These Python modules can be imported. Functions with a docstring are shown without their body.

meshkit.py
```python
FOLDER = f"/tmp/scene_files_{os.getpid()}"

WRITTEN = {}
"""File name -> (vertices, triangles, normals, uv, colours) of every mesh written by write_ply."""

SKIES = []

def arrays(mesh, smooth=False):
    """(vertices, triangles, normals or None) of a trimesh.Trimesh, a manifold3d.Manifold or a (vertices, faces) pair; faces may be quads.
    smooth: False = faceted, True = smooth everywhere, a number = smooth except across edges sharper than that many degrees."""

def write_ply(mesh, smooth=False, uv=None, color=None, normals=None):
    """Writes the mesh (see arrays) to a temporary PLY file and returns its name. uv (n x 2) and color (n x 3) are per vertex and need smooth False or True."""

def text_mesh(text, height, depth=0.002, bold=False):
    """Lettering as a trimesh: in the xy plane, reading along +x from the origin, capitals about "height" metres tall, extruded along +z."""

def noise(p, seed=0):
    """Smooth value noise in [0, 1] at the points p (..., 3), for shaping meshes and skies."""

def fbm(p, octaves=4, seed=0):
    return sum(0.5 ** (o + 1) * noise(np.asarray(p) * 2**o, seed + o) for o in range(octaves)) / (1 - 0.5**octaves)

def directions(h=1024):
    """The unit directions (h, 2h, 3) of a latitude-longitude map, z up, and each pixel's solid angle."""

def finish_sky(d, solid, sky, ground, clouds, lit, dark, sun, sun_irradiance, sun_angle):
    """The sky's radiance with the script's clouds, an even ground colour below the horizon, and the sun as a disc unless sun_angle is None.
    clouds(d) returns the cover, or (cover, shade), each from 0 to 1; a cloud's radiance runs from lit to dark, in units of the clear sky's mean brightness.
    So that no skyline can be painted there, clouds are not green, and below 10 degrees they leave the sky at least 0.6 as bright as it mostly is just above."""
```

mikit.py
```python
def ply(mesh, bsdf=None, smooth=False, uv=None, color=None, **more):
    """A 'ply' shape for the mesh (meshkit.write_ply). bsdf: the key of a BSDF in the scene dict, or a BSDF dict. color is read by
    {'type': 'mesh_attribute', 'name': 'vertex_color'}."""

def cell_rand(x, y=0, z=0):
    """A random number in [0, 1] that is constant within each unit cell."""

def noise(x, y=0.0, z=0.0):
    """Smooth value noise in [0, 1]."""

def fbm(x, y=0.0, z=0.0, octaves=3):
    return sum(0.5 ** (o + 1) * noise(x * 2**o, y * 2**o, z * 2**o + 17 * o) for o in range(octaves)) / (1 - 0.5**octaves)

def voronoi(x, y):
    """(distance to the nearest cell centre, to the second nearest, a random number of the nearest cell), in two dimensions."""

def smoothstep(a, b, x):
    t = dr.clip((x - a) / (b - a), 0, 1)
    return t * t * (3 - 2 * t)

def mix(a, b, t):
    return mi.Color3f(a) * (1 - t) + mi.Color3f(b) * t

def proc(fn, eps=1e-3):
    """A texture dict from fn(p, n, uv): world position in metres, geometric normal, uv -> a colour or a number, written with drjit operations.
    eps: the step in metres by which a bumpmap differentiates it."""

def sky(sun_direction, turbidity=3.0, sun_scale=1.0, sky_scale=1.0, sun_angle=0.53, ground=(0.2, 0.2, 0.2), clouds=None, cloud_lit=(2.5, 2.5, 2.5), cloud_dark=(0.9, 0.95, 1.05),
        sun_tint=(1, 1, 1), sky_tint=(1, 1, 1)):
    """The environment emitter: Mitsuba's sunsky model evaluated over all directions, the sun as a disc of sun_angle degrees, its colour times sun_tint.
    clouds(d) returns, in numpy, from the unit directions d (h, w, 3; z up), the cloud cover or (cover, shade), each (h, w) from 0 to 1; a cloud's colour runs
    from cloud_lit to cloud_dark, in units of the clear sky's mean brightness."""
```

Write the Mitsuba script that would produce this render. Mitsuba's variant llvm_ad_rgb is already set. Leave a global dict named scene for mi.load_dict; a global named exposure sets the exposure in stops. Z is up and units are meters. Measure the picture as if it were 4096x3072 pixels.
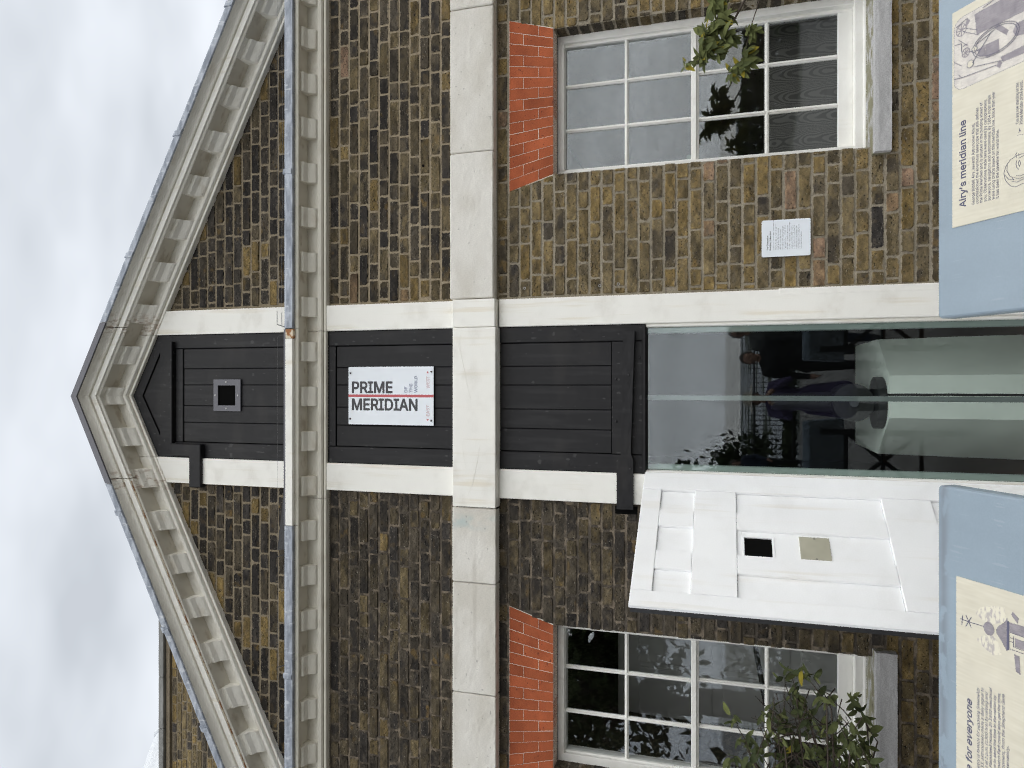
import math, random
import numpy as np, trimesh, mitsuba as mi, drjit as dr
import shapely
from shapely.geometry import Polygon, box as sbox
import manifold3d as m3
import mikit, meshkit
from mikit import noise, fbm, voronoi, smoothstep, mix
T = mi.ScalarTransform4f
scene, labels = {}, {}

# ------------------------------------------------------------------ camera, sky, exposure
PITCH = math.radians(16.65)
CAM = np.array([0.09, -4.4, 1.6])
FWD = np.array([0, math.cos(PITCH), math.sin(PITCH)])
scene['camera'] = {'type': 'perspective', 'fov': 2 * math.degrees(math.atan(2048 / 2850)), 'fov_axis': 'x',
                   'near_clip': 0.02, 'far_clip': 2000.0,
                   'to_world': T().look_at(origin=CAM.tolist(), target=(CAM + FWD).tolist(), up=[1, 0, 0])}   # held upright: the picture lies on its side


def clouds(d):
    """A closed grey deck, streaked along the horizon: noise on a flat layer seen from below."""
    q = d[..., :2] / (d[..., 2:] + 0.16)
    z = np.zeros(d.shape[:2])
    a = meshkit.fbm(np.stack([q[..., 0] * 1.5 + 4, q[..., 1] * 2.6 + 11.0, z], -1), 5, seed=4)
    b = meshkit.fbm(np.stack([q[..., 0] * 4.2, q[..., 1] * 8.0, z + 3.0], -1), 4, seed=9)
    return np.ones(d.shape[:2]), np.clip((0.65 * a + 0.35 * b - 0.34) / 0.36, 0, 1)


exposure = 2.95
scene['sky_light'] = mikit.sky([0.56, -0.72, 0.70], turbidity=3, sun_scale=0.35, sun_angle=118, clouds=clouds, sun_tint=(0.83, 1.0, 1.31),
                               cloud_lit=(1.48, 1.55, 1.65), cloud_dark=(0.91, 0.975, 1.06), ground=(0.2, 0.2, 0.2))

# ------------------------------------------------------------------ materials
def C(r, g, b): return {'type': 'rgb', 'value': [r, g, b]}
def srgb(r, g, b): return [((v / 255 + 0.055) / 1.055) ** 2.4 if v > 10 else v / 255 / 12.92 for v in (r, g, b)]
def mat(name, color, rough=0.6, bump=None, bscale=0.001, eps=1e-3, **kw):
    d = {'type': 'principled', 'base_color': color if isinstance(color, dict) else C(*color), 'roughness': rough, **kw}
    if bump is not None:
        d = {'type': 'bumpmap', 'arbitrary': mikit.proc(bump, eps), 'scale': bscale, 'nested': d}
    scene[name] = {'type': 'twosided', 'bsdf': d}
    return name


def mortar_color(p, n, uv):
    left = smoothstep(0.1, -0.1, p.x)
    gable = smoothstep(4.35, 4.5, p.z)
    k = fbm(p.x * 7, p.y * 7, p.z * 9, 3)
    light = mix((0.275, 0.225, 0.155), (0.395, 0.33, 0.24), k)
    low = mix((0.25, 0.218, 0.165), (0.38, 0.335, 0.262), k)
    c = mix(mix(light, light * 0.8, gable), low, smoothstep(3.1, 2.9, p.z))
    soot = mix((0.075, 0.063, 0.052), (0.22, 0.18, 0.138), smoothstep(0.45, 0.68, fbm(p.x * 22, p.y * 22, p.z * 26, 3)))
    c = mix(c, soot, left * (1 - gable) * 0.92)
    c = c * 0.84 * (0.72 + 0.56 * noise(p.x * 260, p.y * 260, p.z * 260))
    return mix(c, (0.11, 0.095, 0.08), smoothstep(0.72, 0.82, noise(p.x * 70, p.y * 70, p.z * 70)) * 0.6)


def brick_code(uv):
    """uv carries each brick's own numbers: u = 2 * tone + (1 if a header) + place along it, v = brightness + place up it."""
    k, m = dr.floor(uv.x), dr.floor(uv.y)
    half = dr.floor(k * 0.5)
    lx, lz = uv.x - k, uv.y - m
    ln = dr.select(k - 2 * half > 0.5, 0.112, 0.226)
    e = dr.minimum(dr.minimum(lx, 1 - lx) * ln, dr.minimum(lz, 1 - lz) * 0.065)
    return half / 50.0, m / 40.0, e, mikit.cell_rand(k, m, 7)


def brick_color(p, n, uv):
    t, b, e, rnd = brick_code(uv)
    c = mix((0.046, 0.041, 0.037), (0.088, 0.073, 0.053), smoothstep(0.0, 0.25, t))
    c = mix(c, (0.168, 0.130, 0.070), smoothstep(0.25, 0.5, t))
    c = mix(c, (0.245, 0.172, 0.068), smoothstep(0.5, 0.75, t))
    c = mix(c, (0.25, 0.165, 0.115), smoothstep(0.75, 1.0, t))
    c = c * dr.maximum(0.12 + 1.78 * fbm(p.x * 15 + rnd * 50, p.y * 15, p.z * 24 + rnd * 91, 4), 0.2) * (0.70 + 0.60 * noise(p.x * 80, p.y * 80 + rnd * 9, p.z * 80))
    c = mix(c, (0.042, 0.037, 0.034), smoothstep(0.50, 0.70, fbm(p.x * 10 + 31, p.z * 14 + rnd * 77, 1.0, 3)) * (0.85 - 0.62 * smoothstep(0.3, 0.6, t)))
    c = mix(c, (0.27, 0.175, 0.06), smoothstep(0.58, 0.72, fbm(p.x * 14 + 7, p.z * 19 + rnd * 33, 2.5, 3)) * (0.15 + 0.5 * smoothstep(0.55, 1.0, rnd)))
    c = mix(c, (0.15, 0.128, 0.10), smoothstep(0.58, 0.75, fbm(p.x * 40, p.y * 40, p.z * 40 + 60, 3)) * 0.45)
    c = c * (0.62 + 0.76 * noise(p.x * 330, p.y * 330, p.z * 330))
    c = c * (1 - 0.85 * smoothstep(0.78, 0.86, noise(p.x * 115 + 5, p.y * 115, p.z * 115)))
    c = mix(c * b, (0.52, 0.48, 0.41), smoothstep(0.90, 0.94, noise(p.x * 150, p.y * 150, p.z * 170 + 9)) * 0.7)
    rag = e + (fbm(p.x * 75, p.y * 75, p.z * 75, 3) - 0.5) * 0.016
    return mix(c * 0.84, mortar_color(p, n, uv), smoothstep(0.0042, 0.0018, rag) * 0.9)


def brick_bump(p, n, uv):
    return 0.6 * fbm(p.x * 60, p.y * 60, p.z * 70, 3) + 0.4 * noise(p.x * 240, p.y * 240, p.z * 240) - 0.9 * smoothstep(0.78, 0.9, noise(p.x * 95 + 5, p.y * 95, p.z * 95))


mat('brick_mat', mikit.proc(brick_color), 0.9, brick_bump, 0.0055, specular=0.25)


mat('mortar_mat', mikit.proc(mortar_color), 0.95, lambda p, n, uv: fbm(p.x * 90, p.y * 90, p.z * 90, 3), 0.006, specular=0.2)


def red_color(p, n, uv):
    c = mix((0.27, 0.066, 0.027), (0.37, 0.098, 0.040), fbm(p.x * 12 + uv.x * 60, p.y * 12, p.z * 14, 3)) * uv.y
    c = c * (0.8 + 0.4 * noise(p.x * 300, p.y * 300, p.z * 300)) * (0.80 + 0.40 * fbm(p.x * 5, p.y * 5, p.z * 7 + uv.x * 9, 3))
    return mix(c, (0.12, 0.035, 0.02), smoothstep(0.83, 0.88, noise(p.x * 85, p.y * 85, p.z * 85)) * 0.8)


mat('red_brick_mat', mikit.proc(red_color), 0.85, lambda p, n, uv: fbm(p.x * 110, p.y * 110, p.z * 110, 2), 0.0012, specular=0.25)
mat('putty_mat', (0.76, 0.71, 0.62), 0.9)


def stone_color(p, n, uv):
    k = fbm(p.x * 4, p.y * 4 + uv.x, p.z * 5, 4)
    c = mix((0.58, 0.555, 0.50), (0.67, 0.65, 0.605), smoothstep(0.3, 0.7, k)) * (0.90 + 0.2 * noise(p.x * 260, p.y * 260, p.z * 260))
    c = mix(c, (0.33, 0.30, 0.25), smoothstep(0.62, 0.8, fbm(p.x * 1.6 + 3, p.y * 9, p.z * 14, 3)) * 0.22)
    c = mix(c, (0.40, 0.50, 0.50), smoothstep(0.07, 0.0, abs(p.x + 0.80)) * smoothstep(0.35, 0.65, fbm(p.x * 20, 1.0, p.z * 9, 3)) * 0.6)
    return mix(c, (0.20, 0.19, 0.17), smoothstep(0.86, 0.91, noise(p.x * 55, p.y * 55, p.z * 55)) * 0.5)


mat('stone_mat', mikit.proc(stone_color), 0.85, lambda p, n, uv: fbm(p.x * 50, p.y * 50, p.z * 50, 4), 0.004, specular=0.3)


def sill_color(p, n, uv):
    k = fbm(p.x * 3, p.y * 30, p.z * 22, 4)
    c = mix((0.30, 0.30, 0.30), (0.47, 0.465, 0.47), k) * (0.8 + 0.4 * noise(p.x * 300, p.y * 300, p.z * 300))
    moss = smoothstep(-0.035, -0.015, p.y) * smoothstep(0.3, 0.6, fbm(p.x * 18, p.y * 40, p.z * 20, 3))
    return mix(c, (0.16, 0.15, 0.07), moss * 0.8)


mat('sill_mat', mikit.proc(sill_color), 0.9, lambda p, n, uv: fbm(p.x * 60, p.y * 60, p.z * 60, 4), 0.006, specular=0.25)


def paint_fn(base, stain, seed, amount, freq=(34, 34, 1.6), grime=0.25, rust=False):
    def f(p, n, uv):
        s = fbm(p.x * freq[0] + seed, p.y * freq[1], p.z * freq[2], 4)
        c = mix(base, stain, smoothstep(0.58, 0.80, s) * amount)
        k = fbm(p.x * 2.3 + seed, p.y * 2.3, p.z * 2.3 + 5, 4)
        c = c * (0.93 + 0.12 * k)
        g = smoothstep(0.50, 0.78, fbm(p.x * 7 + seed, p.y * 7, p.z * 7, 4)) * (0.55 + 0.45 * noise(p.x * 120, p.y * 120, p.z * 120))
        c = mix(c, (0.36, 0.32, 0.25), g * grime)
        if rust:
            r = smoothstep(0.13, 0.02, abs(abs(p.x + 0.05) - 0.57)) * smoothstep(5.45, 5.6, p.z)
            c = mix(c, (0.27, 0.13, 0.05), r * smoothstep(0.48, 0.72, fbm(p.x * 90, p.y * 40, p.z * 22, 4)) * 0.55)
        return c * (0.97 + 0.06 * noise(p.x * 400, p.y * 400, p.z * 400))
    return f


def wood_bump(p, n, uv):
    return 0.7 * fbm(p.x * 150, p.y * 150, p.z * 7, 3) + 0.5 * fbm(p.x * 20, p.y * 20, p.z * 20, 2)


mat('white_paint', mikit.proc(paint_fn((0.80, 0.79, 0.745), (0.66, 0.58, 0.43), 3, 0.5)), 0.45, wood_bump, 0.0012, specular=0.4)
mat('door_paint', mikit.proc(paint_fn((0.865, 0.875, 0.885), (0.72, 0.66, 0.55), 8, 0.28, grime=0.08)), 0.45, wood_bump, 0.0009, specular=0.4)
mat('sash_paint', mikit.proc(paint_fn((0.78, 0.775, 0.74), (0.62, 0.58, 0.48), 5, 0.25, grime=0.12)), 0.35, lambda p, n, uv: fbm(p.x * 40, p.y * 40, p.z * 40, 3), 0.0012, specular=0.5)
mat('cornice_paint', mikit.proc(paint_fn((0.785, 0.765, 0.70), (0.50, 0.43, 0.32), 12, 0.35, (9, 26, 9), 0.24, rust=True)), 0.55, lambda p, n, uv: fbm(p.x * 45, p.y * 45, p.z * 45, 3), 0.0014, specular=0.35)
mat('rust_wood', mikit.proc(lambda p, n, uv: mix((0.62, 0.55, 0.42), (0.30, 0.13, 0.05), smoothstep(0.45, 0.62, fbm(p.x * 30, p.y * 30, p.z * 30, 3)))), 0.8)


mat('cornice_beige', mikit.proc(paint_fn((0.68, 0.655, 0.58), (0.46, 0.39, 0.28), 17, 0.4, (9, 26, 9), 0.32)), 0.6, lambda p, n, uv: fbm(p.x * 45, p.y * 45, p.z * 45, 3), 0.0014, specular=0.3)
mat('soffit_dirt_shade', mikit.proc(paint_fn((0.58, 0.545, 0.465), (0.36, 0.30, 0.22), 23, 0.7, (11, 22, 11), 0.55)), 0.6, lambda p, n, uv: fbm(p.x * 45, p.y * 45, p.z * 45, 3), 0.0014, specular=0.3)  # soffit dirt, with shade put into the colour for contrast under the cornice


def black_color(p, n, uv):
    c = mix((0.0065, 0.0065, 0.0078), (0.0155, 0.015, 0.0172), 0.6 * fbm(p.x * 40, p.y * 40, p.z * 1.5, 4) + 0.4 * fbm(p.x * 4, p.y * 4, p.z * 2, 3))
    c = mix(c, (0.042, 0.042, 0.044), smoothstep(0.52, 0.78, fbm(p.x * 26 + 3, p.y * 10, p.z * 2.2, 4)) * 0.25)
    c = mix(c, (0.055, 0.05, 0.045), smoothstep(0.55, 0.8, fbm(p.x * 3, p.y * 3, p.z * 5 + 9, 4)) * 0.15)
    return mix(c, (0.10, 0.10, 0.10), smoothstep(0.86, 0.93, noise(p.x * 60, p.y * 60, p.z * 22)) * 0.35)


mat('black_paint', mikit.proc(black_color), 0.5, wood_bump, 0.0013, specular=0.25)
mat('black_iron', (0.020, 0.020, 0.022), 0.5, lambda p, n, uv: fbm(p.x * 50, p.y * 50, p.z * 50, 3), 0.002, specular=0.4)
mat('void_black', (0.006, 0.006, 0.006), 0.95, specular=0.0)


def lead_color(p, n, uv):
    k = fbm(p.x * 9, p.y * 30, p.z * 30, 4)
    c = mix((0.20, 0.225, 0.27), (0.36, 0.39, 0.445), smoothstep(0.3, 0.72, k))
    return mix(c, (0.55, 0.57, 0.60), smoothstep(0.66, 0.78, fbm(p.x * 70, p.y * 20, p.z * 18, 2)) * 0.5)


mat('lead_mat', mikit.proc(lead_color), 0.5, lambda p, n, uv: 0.8 * fbm(p.x * 75, p.y * 9, p.z * 25, 2) + 0.5 * fbm(p.x * 14, p.y * 14, p.z * 14, 2), 0.006, metallic=0.25, specular=0.5)
mat('grey_metal', (0.10, 0.10, 0.115), 0.45, metallic=0.4)
mat('steel_mat', (0.33, 0.33, 0.33), 0.4, metallic=0.7)
mat('brass_plate', mikit.proc(lambda p, n, uv: mix((0.42, 0.405, 0.315), (0.55, 0.535, 0.43), fbm(p.x * 14, p.y * 14, p.z * 14, 3))), 0.38, metallic=0.45)
mat('dome_lead', mikit.proc(lambda p, n, uv: mix((0.42, 0.44, 0.47), (0.66, 0.68, 0.71), fbm(p.x * 1.5, p.y * 1.5, p.z * 4, 4))), 0.5, metallic=0.1)
mat('coping_mat', mikit.proc(lambda p, n, uv: mix((0.13, 0.13, 0.125), (0.30, 0.30, 0.29), fbm(p.x * 6, p.y * 6, p.z * 8, 4))), 0.9)
mat('slate_mat', (0.09, 0.095, 0.105), 0.7)
mat('sign_white', mikit.proc(lambda p, n, uv: mix((0.70, 0.74, 0.79), (0.76, 0.80, 0.85), fbm(p.x * 5, p.y * 5, p.z * 5, 3))), 0.3, specular=0.5)
mat('ink_dark', (0.030, 0.030, 0.036), 0.5)
mat('ink_blue', (0.16, 0.185, 0.28), 0.5)
mat('ink_red', (0.46, 0.075, 0.085), 0.45)
mat('ink_rose', (0.40, 0.16, 0.17), 0.5)
mat('ink_navy', (0.085, 0.085, 0.135), 0.6)
mat('print_grey', mikit.proc(lambda p, n, uv: mix((0.16, 0.145, 0.17), (0.30, 0.275, 0.29), fbm(p.x * 60, p.y * 60, p.z * 60, 3)) * (0.85 + 0.3 * noise(p.x * 900, p.y * 90, p.z * 90))), 0.6)
mat('print_pale', mikit.proc(lambda p, n, uv: mix((0.42, 0.39, 0.38), (0.62, 0.585, 0.52), fbm(p.x * 26, p.y * 50, p.z * 50, 4)) * (0.85 + 0.3 * noise(p.x * 700, p.y * 110, p.z * 110))), 0.6)


mat('print_faint', mikit.proc(lambda p, n, uv: mix((0.62, 0.585, 0.48), (0.40, 0.37, 0.35), smoothstep(0.42, 0.68, fbm(p.x * 70, p.y * 140, p.z * 140, 3)))), 0.6)


def blue_color(p, n, uv):
    c = mix((0.205, 0.262, 0.315), (0.24, 0.30, 0.355), fbm(p.x * 5, p.y * 5, p.z * 5, 3)) * (0.96 + 0.08 * noise(p.x * 350, p.y * 350, p.z * 350))
    edge = smoothstep(0.022, -0.006, abs(p.y + 1.97)) * smoothstep(0.1, -0.2, p.x)
    k = smoothstep(0.45, 0.52, fbm(p.x * 17, p.y * 22, p.z * 22, 4)) * edge
    c = mix(c, (0.15, 0.17, 0.20), k * 0.85)
    c = c * (0.93 + 0.14 * fbm(p.x * 14, p.y * 3, p.z * 3, 4))
    return mix(c, (0.42, 0.46, 0.50), smoothstep(0.84, 0.90, noise(p.x * 240, p.y * 16, p.z * 16)) * 0.15)


mat('blue_paint', mikit.proc(blue_color), 0.32, lambda p, n, uv: fbm(p.x * 90, p.y * 90, p.z * 90, 2), 0.0005, specular=0.5)
mat('cream_plate', mikit.proc(lambda p, n, uv: mix((0.505, 0.47, 0.375), (0.585, 0.555, 0.465), fbm(p.x * 210, p.y * 18, p.z * 18, 3)) * (0.95 + 0.1 * fbm(p.x * 25, p.y * 25, p.z * 25, 2))), 0.5)


def leaf_color(p, n, uv):
    c = mix((0.060, 0.074, 0.038), (0.185, 0.205, 0.080), uv.x)
    c = mix(c, (0.055, 0.075, 0.045), smoothstep(0.6, 1.0, noise(uv.x * 37, 3.0)) * 0.6)
    c = mix(c, (0.34, 0.27, 0.03), smoothstep(0.93, 0.99, uv.x))
    return c * (0.75 + 0.5 * fbm(p.x * 45, p.y * 45, p.z * 45, 2))


scene['leaf_mat'] = {'type': 'principledthin', 'base_color': mikit.proc(leaf_color), 'roughness': 0.38, 'diff_trans': 0.55, 'spec_trans': 0.0}
scene['tree_leaf_mat'] = {'type': 'twosided', 'bsdf': {'type': 'diffuse', 'reflectance': C(0.06, 0.075, 0.035)}}
mat('bark_mat', (0.055, 0.042, 0.032), 0.9)
scene['pane_glass'] = {'type': 'thindielectric', 'specular_reflectance': C(0.90, 0.96, 1.0), 'int_ior': 1.78, 'specular_transmittance': C(0.86, 0.88, 0.88)}
scene['slit_glass'] = {'type': 'thindielectric', 'specular_reflectance': C(0.86, 0.94, 1.0), 'int_ior': 1.62, 'specular_transmittance': C(0.88, 0.95, 0.92)}
mat('room_wall', (0.74, 0.76, 0.74), 0.8)
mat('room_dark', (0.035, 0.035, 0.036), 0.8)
mat('room_floor', (0.11, 0.068, 0.04), 0.6)
mat('room_panel', (0.72, 0.72, 0.70), 0.7)
mat('pier_mat', mikit.proc(lambda p, n, uv: mix((0.74, 0.76, 0.73), (0.84, 0.86, 0.83), fbm(p.x * 9, p.y * 9, p.z * 5, 4))), 0.7)
mat('plywood_mat', mikit.proc(lambda p, n, uv: mix((0.17, 0.165, 0.155), (0.075, 0.072, 0.068), smoothstep(0.35, 0.75, 0.5 + 0.5 * dr.sin(95 * (p.z * 0.55 + 1.3 * dr.square(p.x * 7 - dr.floor(p.x * 7) - 0.5) + 0.35 * fbm(p.x * 4, 1.0, p.z * 5, 3)))) * 0.85)), 0.8)
mat('frame_green', (0.27, 0.31, 0.30), 0.5)
mat('joint_grey', (0.13, 0.145, 0.145), 0.5)


def paving_color(p, n, uv):
    a, b, w = voronoi(p.x * 1.6, p.y * 1.6)
    return mix((0.13, 0.125, 0.115), (0.20, 0.19, 0.175), fbm(p.x * 3, p.y * 3, 0.5, 3)) * (0.9 + 0.2 * w)


mat('paving_mat', mikit.proc(paving_color), 0.85)
mat('grass_haze_mat', mikit.proc(lambda p, n, uv: mix((0.028, 0.036, 0.018), (0.30, 0.31, 0.32), smoothstep(-90, -260, p.y) * smoothstep(0.30, 0.55, fbm(p.x * 0.02, p.y * 0.02, 1.0, 3)))), 0.95)  # grass near; far off, city grey with haze painted into the colour
mat('skin_mat', (0.42, 0.24, 0.165), 0.55)
mat('coat_black', (0.012, 0.012, 0.014), 0.85)
mat('coat_grey', (0.10, 0.105, 0.10), 0.85)
mat('dress_violet', mikit.proc(lambda p, n, uv: mix((0.05, 0.035, 0.10), (0.14, 0.11, 0.22), noise(p.x * 90, p.y * 90, p.z * 90))), 0.85)
mat('straw_mat', (0.55, 0.50, 0.40), 0.8)
mat('hair_mat', (0.05, 0.035, 0.025), 0.7)
mat('hair_grey', (0.28, 0.27, 0.25), 0.7)
mat('jean_mat', (0.03, 0.04, 0.07), 0.85)

# ------------------------------------------------------------------ helpers
used = {}


def uniq(k):
    n = used.get(k, -1) + 1
    used[k] = n
    return k if n == 0 else f'{k}_{n:03d}'


def put(name, mesh, material, parent=None, smooth=False, label=None, stuff=False, uv=None, **kw):
    k = uniq(f'{parent}__{name}' if parent else name)
    scene[k] = mikit.ply(mesh, material, smooth, uv=uv, **kw)
    if label or stuff:
        labels[k] = {}
        if label: labels[k]['label'] = label
        if stuff: labels[k]['kind'] = 'stuff'
    return k


def thing(name, label, cat, group=None):
    k = uniq(name)
    labels[k] = {'label': label, 'category': cat}
    if group: labels[k]['group'] = group
    return k


def single(name, mesh, material, label, cat, group=None, smooth=False):
    k = put(name, mesh, material, None, smooth)
    labels[k] = {'label': label, 'category': cat}
    if group: labels[k]['group'] = group
    return k


def struct(name, mesh, material, smooth=False):
    k = put(name, mesh, material, None, smooth)
    labels[k] = {'kind': 'structure'}
    return k


def hull(pts):
    return trimesh.convex.convex_hull(np.asarray(pts, float))


def bx(x0, x1, p0, p1, z0, z1, bev=0.003):
    """A chamfered box; p is the distance in front of the wall face."""
    lo, hi = np.array([min(x0, x1), -max(p0, p1), min(z0, z1)]), np.array([max(x0, x1), -min(p0, p1), max(z0, z1)])
    b = min(bev, 0.45 * (hi - lo).min())
    pts = []
    for i in range(8):
        c = np.array([hi[k] if i >> k & 1 else lo[k] for k in range(3)])
        s = np.array([-1 if i >> k & 1 else 1 for k in range(3)])
        for k in range(3):
            q = c + s * b
            q[k] = c[k]
            pts.append(q)
    return hull(pts)


def cat_(ms): return trimesh.util.concatenate(ms)


def ext(poly, a, b, plane='xz'):
    """Extrudes a shapely polygon. 'xz': polygon in x,z between p=a and p=b. 'pz': profile p,z between x=a and x=b."""
    m = trimesh.creation.extrude_polygon(poly, b - a, engine='earcut')
    v = np.array(m.vertices)
    if plane == 'xz': w = np.c_[v[:, 0], -(a + v[:, 2]), v[:, 1]]
    elif plane == 'pz': w = np.c_[a + v[:, 2], -v[:, 0], v[:, 1]]
    elif plane == 'xp': w = np.c_[v[:, 0], -v[:, 1], a + v[:, 2]]
    m = trimesh.Trimesh(w, m.faces, process=False)
    if m.volume < 0: m.invert()
    return m


def tube(pts, r, sides=6):
    p = np.asarray(pts, float)
    r = np.broadcast_to(r, (len(p),))
    t = np.gradient(p, axis=0)
    t /= np.linalg.norm(t, axis=1, keepdims=True) + 1e-12
    a = np.cross(t, np.where(np.abs(t[:, 2:]) < 0.9, [0, 0, 1.0], [1.0, 0, 0]))
    a /= np.linalg.norm(a, axis=1, keepdims=True) + 1e-12
    b, ang = np.cross(t, a), np.arange(sides) * 2 * np.pi / sides
    v = (p[:, None] + r[:, None, None] * (np.cos(ang)[None, :, None] * a[:, None] + np.sin(ang)[None, :, None] * b[:, None])).reshape(-1, 3)
    f = []
    for i in range(len(p) - 1):
        for j in range(sides):
            q = [i * sides + j, i * sides + (j + 1) % sides, (i + 1) * sides + (j + 1) % sides, (i + 1) * sides + j]
            f += [[q[0], q[1], q[2]], [q[0], q[2], q[3]]]
    n = len(v)
    v = np.vstack([v, p[:1], p[-1:]])
    for j in range(sides):
        f += [[n, (j + 1) % sides, j], [n + 1, (len(p) - 1) * sides + j, (len(p) - 1) * sides + (j + 1) % sides]]
    return trimesh.Trimesh(v, f, process=False)


def cyl(p0, p1, r, n=20): return tube([p0, p1], r, n)


def lump(m, amp, freq, seed=0):
    """Moves vertices a little by noise: worn, hand-made edges."""
    v = np.array(m.vertices)
    for k in range(3): v[:, k] += amp * (meshkit.fbm(v * freq + 13 * k, 2, seed) - 0.5) * 2
    return trimesh.Trimesh(v, m.faces, process=False)


# ------------------------------------------------------------------ the ground
GZ = -0.25
struct('paving', (np.array([[-30, -15.3, GZ], [30, -15.3, GZ], [30, 8, GZ], [-30, 8, GZ]], float), np.array([[0, 1, 2, 3]])), 'paving_mat')
gx = np.array([-1800, -600, -200, -60, -30, -10, 10, 30, 60, 200, 600, 1800.0])
gy = np.array([-1800, -900, -400, -200, -120, -70, -40, -24, -18, -15.2, 8, 30, 120, 600, 1800.0])
gz = np.where(gy > -17, GZ - 0.012, np.interp(gy, [-1800, -120, -17], [-34, -32, GZ - 0.012]))
X_, Y_ = np.meshgrid(gx, gy)
nx = len(gx)
struct('ground', (np.c_[X_.ravel(), Y_.ravel(), np.repeat(gz, nx)], np.array([[r * nx + c, r * nx + c + 1, (r + 1) * nx + c + 1, (r + 1) * nx + c] for r in range(len(gy) - 1) for c in range(nx - 1)])), 'grass_haze_mat')

# ------------------------------------------------------------------ the observatory building
OB = thing('observatory_building', 'sooty brown brick building with white gable cornice, stone band and black boarded centre', 'building')
SL, ZA = 0.508, 5.926                       # gable slope; underside of the raking cornice at the apex
rng = random.Random(7)
nrng = np.random.RandomState(5)


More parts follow.
